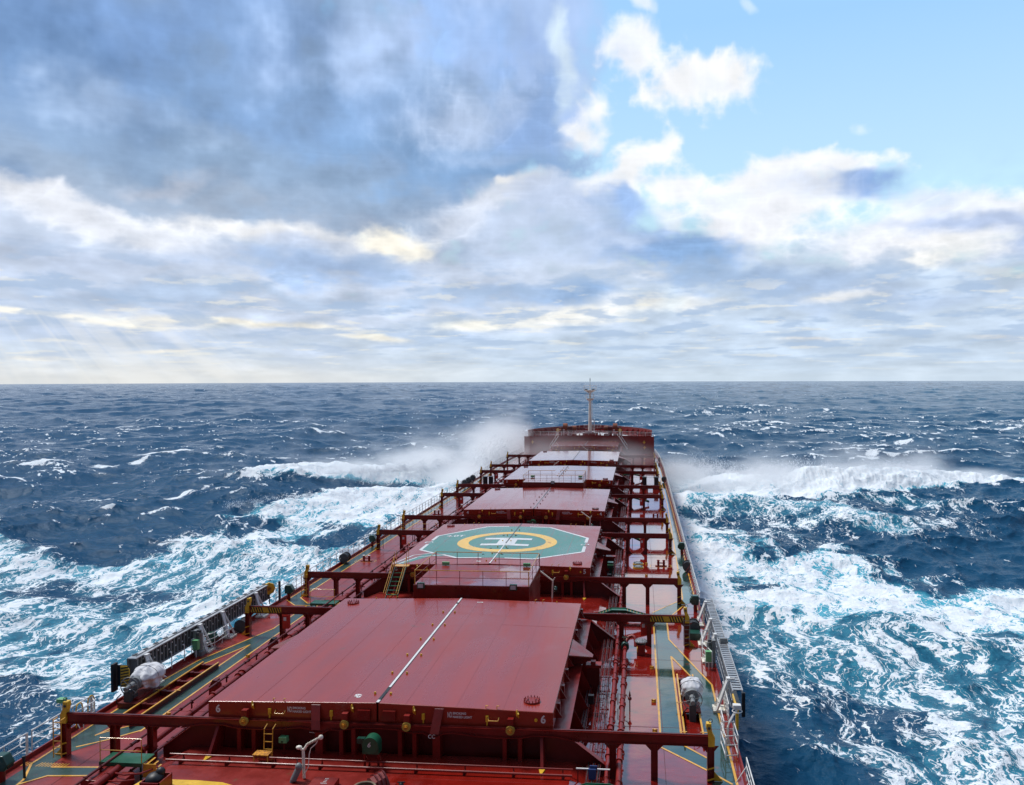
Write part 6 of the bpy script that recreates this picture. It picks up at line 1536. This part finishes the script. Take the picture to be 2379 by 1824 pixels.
def sea_mesh():
    a0, a1 = -43.5, 27.5; nc = 1240
    r0, r1 = 38.0, 5400.0; nr = 1120
    A = np.concatenate([np.linspace(-180, a0-3, 46), np.linspace(a0, a1, nc), np.linspace(a1+3, 180, 50)])
    s = np.linspace(r0**-.5, r1**-.5, nr); R = s**-2
    R = np.concatenate([[0.3, 8, 16, 24, 31], R])
    AA, RR = np.meshgrid(np.radians(A), R)
    x = CAMX + RR*np.sin(AA); y = RR*np.cos(AA)
    Z, DX, DY, foam, aer = sea_fields(x, y)
    kz = np.clip((4700-RR)/900, 0, 1)*np.clip(RR/14, 0, 1)
    dense = (AA > R_(a0-1)) & (AA < R_(a1+1)); kz = kz*np.where(dense, 1, .5)
    inship = (np.abs(x) < 15.2) & (y < 204) & (y > -45)
    Z = np.where(inship, np.minimum(Z, 2.0), Z); DX = np.where(inship, 0, DX); DY = np.where(inship, 0, DY)
    Z = np.minimum(Z, np.where(np.abs(x) < 19, 5.2, 9))
    X = x + DX*kz; Y = y + DY*kz; Zf = SEA + Z*kz
    nR, nC = X.shape
    co = np.stack([X, Y, Zf], -1).reshape(-1, 3).astype(np.float32)
    idx = np.arange(nR*nC).reshape(nR, nC)
    q = np.stack([idx[:-1,:-1], idx[:-1,1:], idx[1:,1:], idx[1:,:-1]], -1).reshape(-1, 4)[:, ::-1]
    me = bpy.data.meshes.new('sea'); nf = len(q)
    me.vertices.add(len(co)); me.vertices.foreach_set('co', co.ravel())
    me.loops.add(nf*4); me.loops.foreach_set('vertex_index', q.ravel().astype(np.int32))
    me.polygons.add(nf); me.polygons.foreach_set('loop_start', np.arange(0, nf*4, 4, dtype=np.int32)); me.polygons.foreach_set('loop_total', np.full(nf, 4, np.int32))
    me.polygons.foreach_set('use_smooth', np.ones(nf, bool)); me.update(calc_edges=True)
    for nme, arr in (('foam', foam), ('aer', aer)):
        at = me.attributes.new(nme, 'FLOAT', 'POINT'); at.data.foreach_set('value', arr.ravel().astype(np.float32))
    o = bpy.data.objects.new('sea', me); COL.objects.link(o); o['kind'] = 'structure'
    return o
sea = sea_mesh()
m, nt = nodes('sea_water'); g = N(nt); P = g.geo()
fo = g.n('ShaderNodeAttribute', attribute_name='foam').outputs['Fac']; ae_ = g.n('ShaderNodeAttribute', attribute_name='aer').outputs['Fac']
w1 = g.n('ShaderNodeTexNoise', {'Vector': P, 'Scale': .16, 'Detail': 4}).outputs['Color']
w2 = g.n('ShaderNodeTexNoise', {'Vector': P, 'Scale': .9, 'Detail': 4}).outputs['Color']
def sc_(v, f): return g.n('ShaderNodeVectorMath', {0: v, 'Scale': f}, operation='SCALE').outputs[0]
Pw = g.vmath('ADD', P, g.vmath('ADD', sc_(g.vmath('SUBTRACT', w1, (.5,.5,.5)), 7.0), sc_(g.vmath('SUBTRACT', w2, (.5,.5,.5)), 1.6)))
Ps = g.mapping(Pw, (1.0, .42, .4))
def lace(scale_, wid, vec=Ps):
    v = g.n('ShaderNodeTexVoronoi', {'Vector': vec, 'Scale': scale_}, feature='DISTANCE_TO_EDGE', voronoi_dimensions='2D').outputs['Distance']
    return g.mapr(v, 0.0, wid, 1.0, 0.0)
l1 = lace(.50, .14); l2 = lace(1.7, .20, g.mapping(Pw, (1.0, .36, .4), (0,0,.12))); l3 = lace(5.2, .30)
fb = g.noise(g.mapping(Pw, (1, .17, .5), (0,0,.10)), .55, 8, .68); fb2 = g.noise(g.mapping(P, (1, .45, 1)), 2.6, 7, .74)
fb3 = g.noise(g.mapping(P, (1, .30, 1), (0,0,-.08)), .085, 4, .6)
tex = g.math('ADD', g.math('ADD', g.math('MULTIPLY', l1, .11), g.math('MULTIPLY', l2, .16)), g.math('ADD', g.math('MULTIPLY', l3, .10), g.math('ADD', g.math('MULTIPLY', g.mapr(fb, .28, .72), .50), g.math('MULTIPLY', g.mapr(fb2, .28, .72), .13))))
t2 = g.mapr(tex, .16, .74, 0, 1, False)
fo2 = g.math('ADD', fo, g.math('MULTIPLY', g.math('MULTIPLY', g.math('SUBTRACT', fb3, .5), 1.3), g.math('MULTIPLY', fo, g.math('SUBTRACT', 1.25, fo))))
fm = g.mapr(g.math('ADD', t2, g.math('SUBTRACT', fo2, 1.0)), -.04, .12)
fm = g.math('MULTIPLY', fm, g.mapr(fo, .02, .16))
# colour of the water body: navy, turquoise where air is beaten into it
tint = g.mapr(g.math('ADD', ae_, g.math('MULTIPLY', g.math('SUBTRACT', fb, .5), .9)), .25, 1.0)
body = g.mix(g.noise(P, .02, 3), (.005, .050, .115), (.008, .074, .155))
tint = g.mapr(g.math('ADD', g.math('MULTIPLY', ae_, 1.05), g.math('MULTIPLY', g.math('SUBTRACT', fb, .5), 1.1)), .18, 1.0)
body = g.mix(tint, body, (.08, .44, .58))
fcol = g.mix(g.mapr(fb2, .3, .7), (.74, .84, .90), (.93, .95, .97))
colr = g.mix(fm, body, fcol)
bh = g.math('ADD', g.math('MULTIPLY', g.noise(g.mapping(P, (1, 1.7, 1)), .8, 8, .62), .42), g.math('ADD', g.math('MULTIPLY', g.noise(g.mapping(P, (1, 1.5, 1), (0,0,.5)), 3.1, 5, .6), .10), g.math('MULTIPLY', g.math('MULTIPLY', fm, tex), .25)))
bp = g.n('ShaderNodeBump', {'Strength': .55, 'Distance': 1.0, 'Height': bh}).outputs[0]
rgh = g.n('ShaderNodeMix', {0: fm, 2: .16, 3: .85}).outputs[0]
bs = g.n('ShaderNodeBsdfPrincipled', {'Base Color': colr, 'Roughness': rgh, 'IOR': 1.25, 'Normal': bp, 'Specular IOR Level': g.n('ShaderNodeMix', {0: fm, 2: .26, 3: .12}).outputs[0], 'Specular Tint': (.45,.70,.95,1)})
g.n('ShaderNodeOutputMaterial', {'Surface': bs.outputs[0]})
sea.data.materials.append(M['sea_water'])

# ================================================================ SPRAY AND MIST (real volumes over the water and the fore deck)
def volume(name, label, cat, x0, x1, y0, y1, z0, z1, dens, build, aniso=.35):
    m = MB(); m.box(x0, x1, y0, y1, z0, z1)
    mt, nt = nodes(name + '_air'); g = N(nt); P = g.geo()
    d = build(g, P)
    v = g.n('ShaderNodeVolumePrincipled', {'Color': (1,1,1,1), 'Density': g.math('MULTIPLY', d, dens), 'Anisotropy': aniso})
    g.n('ShaderNodeOutputMaterial', {'Volume': v.outputs[0]})
    mt.cycles.homogeneous_volume = False
    o = m.build(name, name + '_air'); o['kind'] = 'stuff'; o['label'] = label; o['category'] = cat
    return o
def fall(g, P, c, r, s0=.15, s1=1.0):
    v = g.n('ShaderNodeMapping', {'Vector': P, 'Location': c, 'Scale': r}, vector_type='TEXTURE').outputs[0]
    return g.mapr(g.vmath('LENGTH', v), s1, s0, 0, 1)
def cloudy(g, P, body, scale_, lo, hi, det=5, st=(.55, 1.0, 1.2)):
    n = g.noise(g.mapping(P, st, (0, .35, 0)), scale_, det, .62)
    e = g.mapr(g.math('ADD', n, g.math('MULTIPLY', g.math('SUBTRACT', body, 1.0), .62)), lo, hi, 0, 1, False)
    return g.math('MULTIPLY', e, e)
def union(g, xs):
    r = xs[0]
    for q in xs[1:]: r = g.math('MAXIMUM', r, q)
    return r
volume('bow_spray', 'white spray flung up and blown aft on the port side of the bow', 'spray', -78, -13, 152, 212, -8, 13, .60,
       lambda g, P: cloudy(g, P, union(g, [fall(g,P,(-20,186,-1),(20,18,13),0), fall(g,P,(-36,180,-4),(20,14,10),0), fall(g,P,(-52,174,-6),(20,12,7.5),0), fall(g,P,(-24,170,-5),(16,16,6),0)]), .13, -.08, .55))
volume('ridge_spray', 'white spray blowing off the breaking bow wave to starboard', 'spray', 14, 100, 150, 214, -8, 5.5, .30,
       lambda g, P: cloudy(g, P, union(g, [fall(g,P,(20,171,-5),(18,13,8.0),0), fall(g,P,(38,170,-4),(16,12,8.8),0), fall(g,P,(55,172,-3.8),(15,12,9.0),0), fall(g,P,(69,178,-4),(14,11,8.6),0), fall(g,P,(86,192,-6),(14,7,3.5),0)]), .17, -.06, .50))
volume('deck_mist', 'thin drifting mist over the fore deck and hatches 1 to 3', 'mist', -15, 17, 112, 184, .2, 9.5, .085,
       lambda g, P: cloudy(g, P, union(g, [fall(g,P,(-6,166,2),(24,34,8),0), fall(g,P,(9,150,2),(14,34,6),0), fall(g,P,(2,172,2),(22,12,5),0)]), .13, .16, .72, 5))
SC.cycles.volume_step_rate = 1.0; SC.cycles.volume_preview_step_rate = 1.0; SC.cycles.volume_max_steps = 256

# torn sheets and drops of water thrown up by the bow: countless small white droplets, one object per burst
def droplets(name, label, jets, seed):
    r = np.random.default_rng(seed); P_, S_ = [], []
    for (x, y, z, vx, vy, vz, n, spread, size) in jets:
        tt = r.uniform(0, 1, n)**.8; vx_, vy_, vz_ = vx + r.normal(0, spread, n), vy + r.normal(0, spread, n), np.abs(vz*(1 + r.normal(0, .16, n)))
        T_ = 2*vz_/9.8*.72; t = tt*T_
        P_.append(np.stack([x + vx_*t + r.normal(0,.25,n), y + vy_*t + r.normal(0,.25,n), z + vz_*t - 4.9*t*t], -1)); S_.append(size*(.25 + r.random(n)**3)*(1.1 - .6*tt))
    P_ = np.concatenate(P_); S_ = np.concatenate(S_); n = len(P_)
    o6 = np.array([(1,0,0),(-1,0,0),(0,1,0),(0,-1,0),(0,0,1),(0,0,-1)], float)
    st = np.stack([np.ones(n)*.8, np.ones(n)*.8, 1 + r.random(n)*1.2], -1)
    co = (P_[:,None,:] + o6[None]*(S_[:,None]*st)[:,None,:]*1.0).reshape(-1,3)
    f8 = np.array([(0,2,4),(2,1,4),(1,3,4),(3,0,4),(2,0,5),(1,2,5),(3,1,5),(0,3,5)])
    fc = (f8[None] + 6*np.arange(n)[:,None,None]).reshape(-1,3)
    me = bpy.data.meshes.new(name); me.vertices.add(len(co)); me.vertices.foreach_set('co', co.astype(np.float32).ravel())
    me.loops.add(len(fc)*3); me.loops.foreach_set('vertex_index', fc.ravel().astype(np.int32)); me.polygons.add(len(fc))
    me.polygons.foreach_set('loop_start', np.arange(0, len(fc)*3, 3, dtype=np.int32)); me.polygons.foreach_set('loop_total', np.full(len(fc), 3, np.int32))
    me.polygons.foreach_set('use_smooth', np.ones(len(fc), bool)); me.update(calc_edges=True)
    o = bpy.data.objects.new(name, me); COL.objects.link(o); o['kind'] = 'stuff'; o['label'] = label; o['category'] = 'spray'; me.materials.append(M['spray_white'])
m, nt = nodes('spray_white'); g = N(nt)
d1 = g.n('ShaderNodeBsdfDiffuse', {'Color': (.95,.97,1,1)}).outputs[0]; d2 = g.n('ShaderNodeBsdfTranslucent', {'Color': (.95,.97,1,1)}).outputs[0]
g.n('ShaderNodeOutputMaterial', {'Surface': g.n('ShaderNodeMixShader', {0: .4, 1: d1, 2: d2}).outputs[0]})
rr = random.Random(4)
def along(pts, n, vz, out, cnt, size, z0, wind, jit=2.0, env=None):
    js = []; L_ = [math.dist(a, b) for a, b in zip(pts, pts[1:])]; tot = sum(L_)
    for i in range(n):
        q = rr.random(); s = q*tot; k = 0
        while k < len(L_)-1 and s > L_[k]: s -= L_[k]; k += 1
        f = s/L_[k]; x = pts[k][0]*(1-f)+pts[k+1][0]*f + rr.gauss(0, jit*.6); y = pts[k][1]*(1-f)+pts[k+1][1]*f + rr.gauss(0, jit)
        e = env(q) if env else 1; hump = e*(.45+.55*rr.random())
        js.append((x, y, z0, out[0]*rr.uniform(.4,1.3)+wind[0], out[1]+wind[1]*rr.random(), vz*hump, int(cnt*(.4+e)), .55+.5*rr.random(), size))
    return js
hump = lambda q: .35 + .65*abs(math.sin(q*9.4+.5))**.7*(1 if q < .72 else max(0, 1-(q-.72)*3.2))
droplets('spray_drops', 'torn white sheets of water along the crest of the starboard bow wave',
         along([(15.5,172),(30,173),(46,173),(60,176),(74,186)], 420, 7.5, (.8,-.3), 70, .085, -3.4, (.8,-2.0), 1.6, hump), 1)
droplets('spray_drops', 'torn white sheets of water bursting up beside the port bow',
         along([(-15.5,190),(-17,180),(-28,177),(-44,174),(-58,171)], 420, 12.0, (-1.2,-.5), 80, .10, -3.8, (-.8,-2.6), 1.8, lambda q: max(.25, 1.05-.85*q)), 2)
droplets('spray_drops', 'white froth tossed up along the second port wave',
         along([(-15.5,160),(-30,156),(-44,150),(-55,140),(-57,132)], 120, 4.0, (-.8,-.4), 40, .07, -5.2, (-.3,-1.2), 1.6), 3)
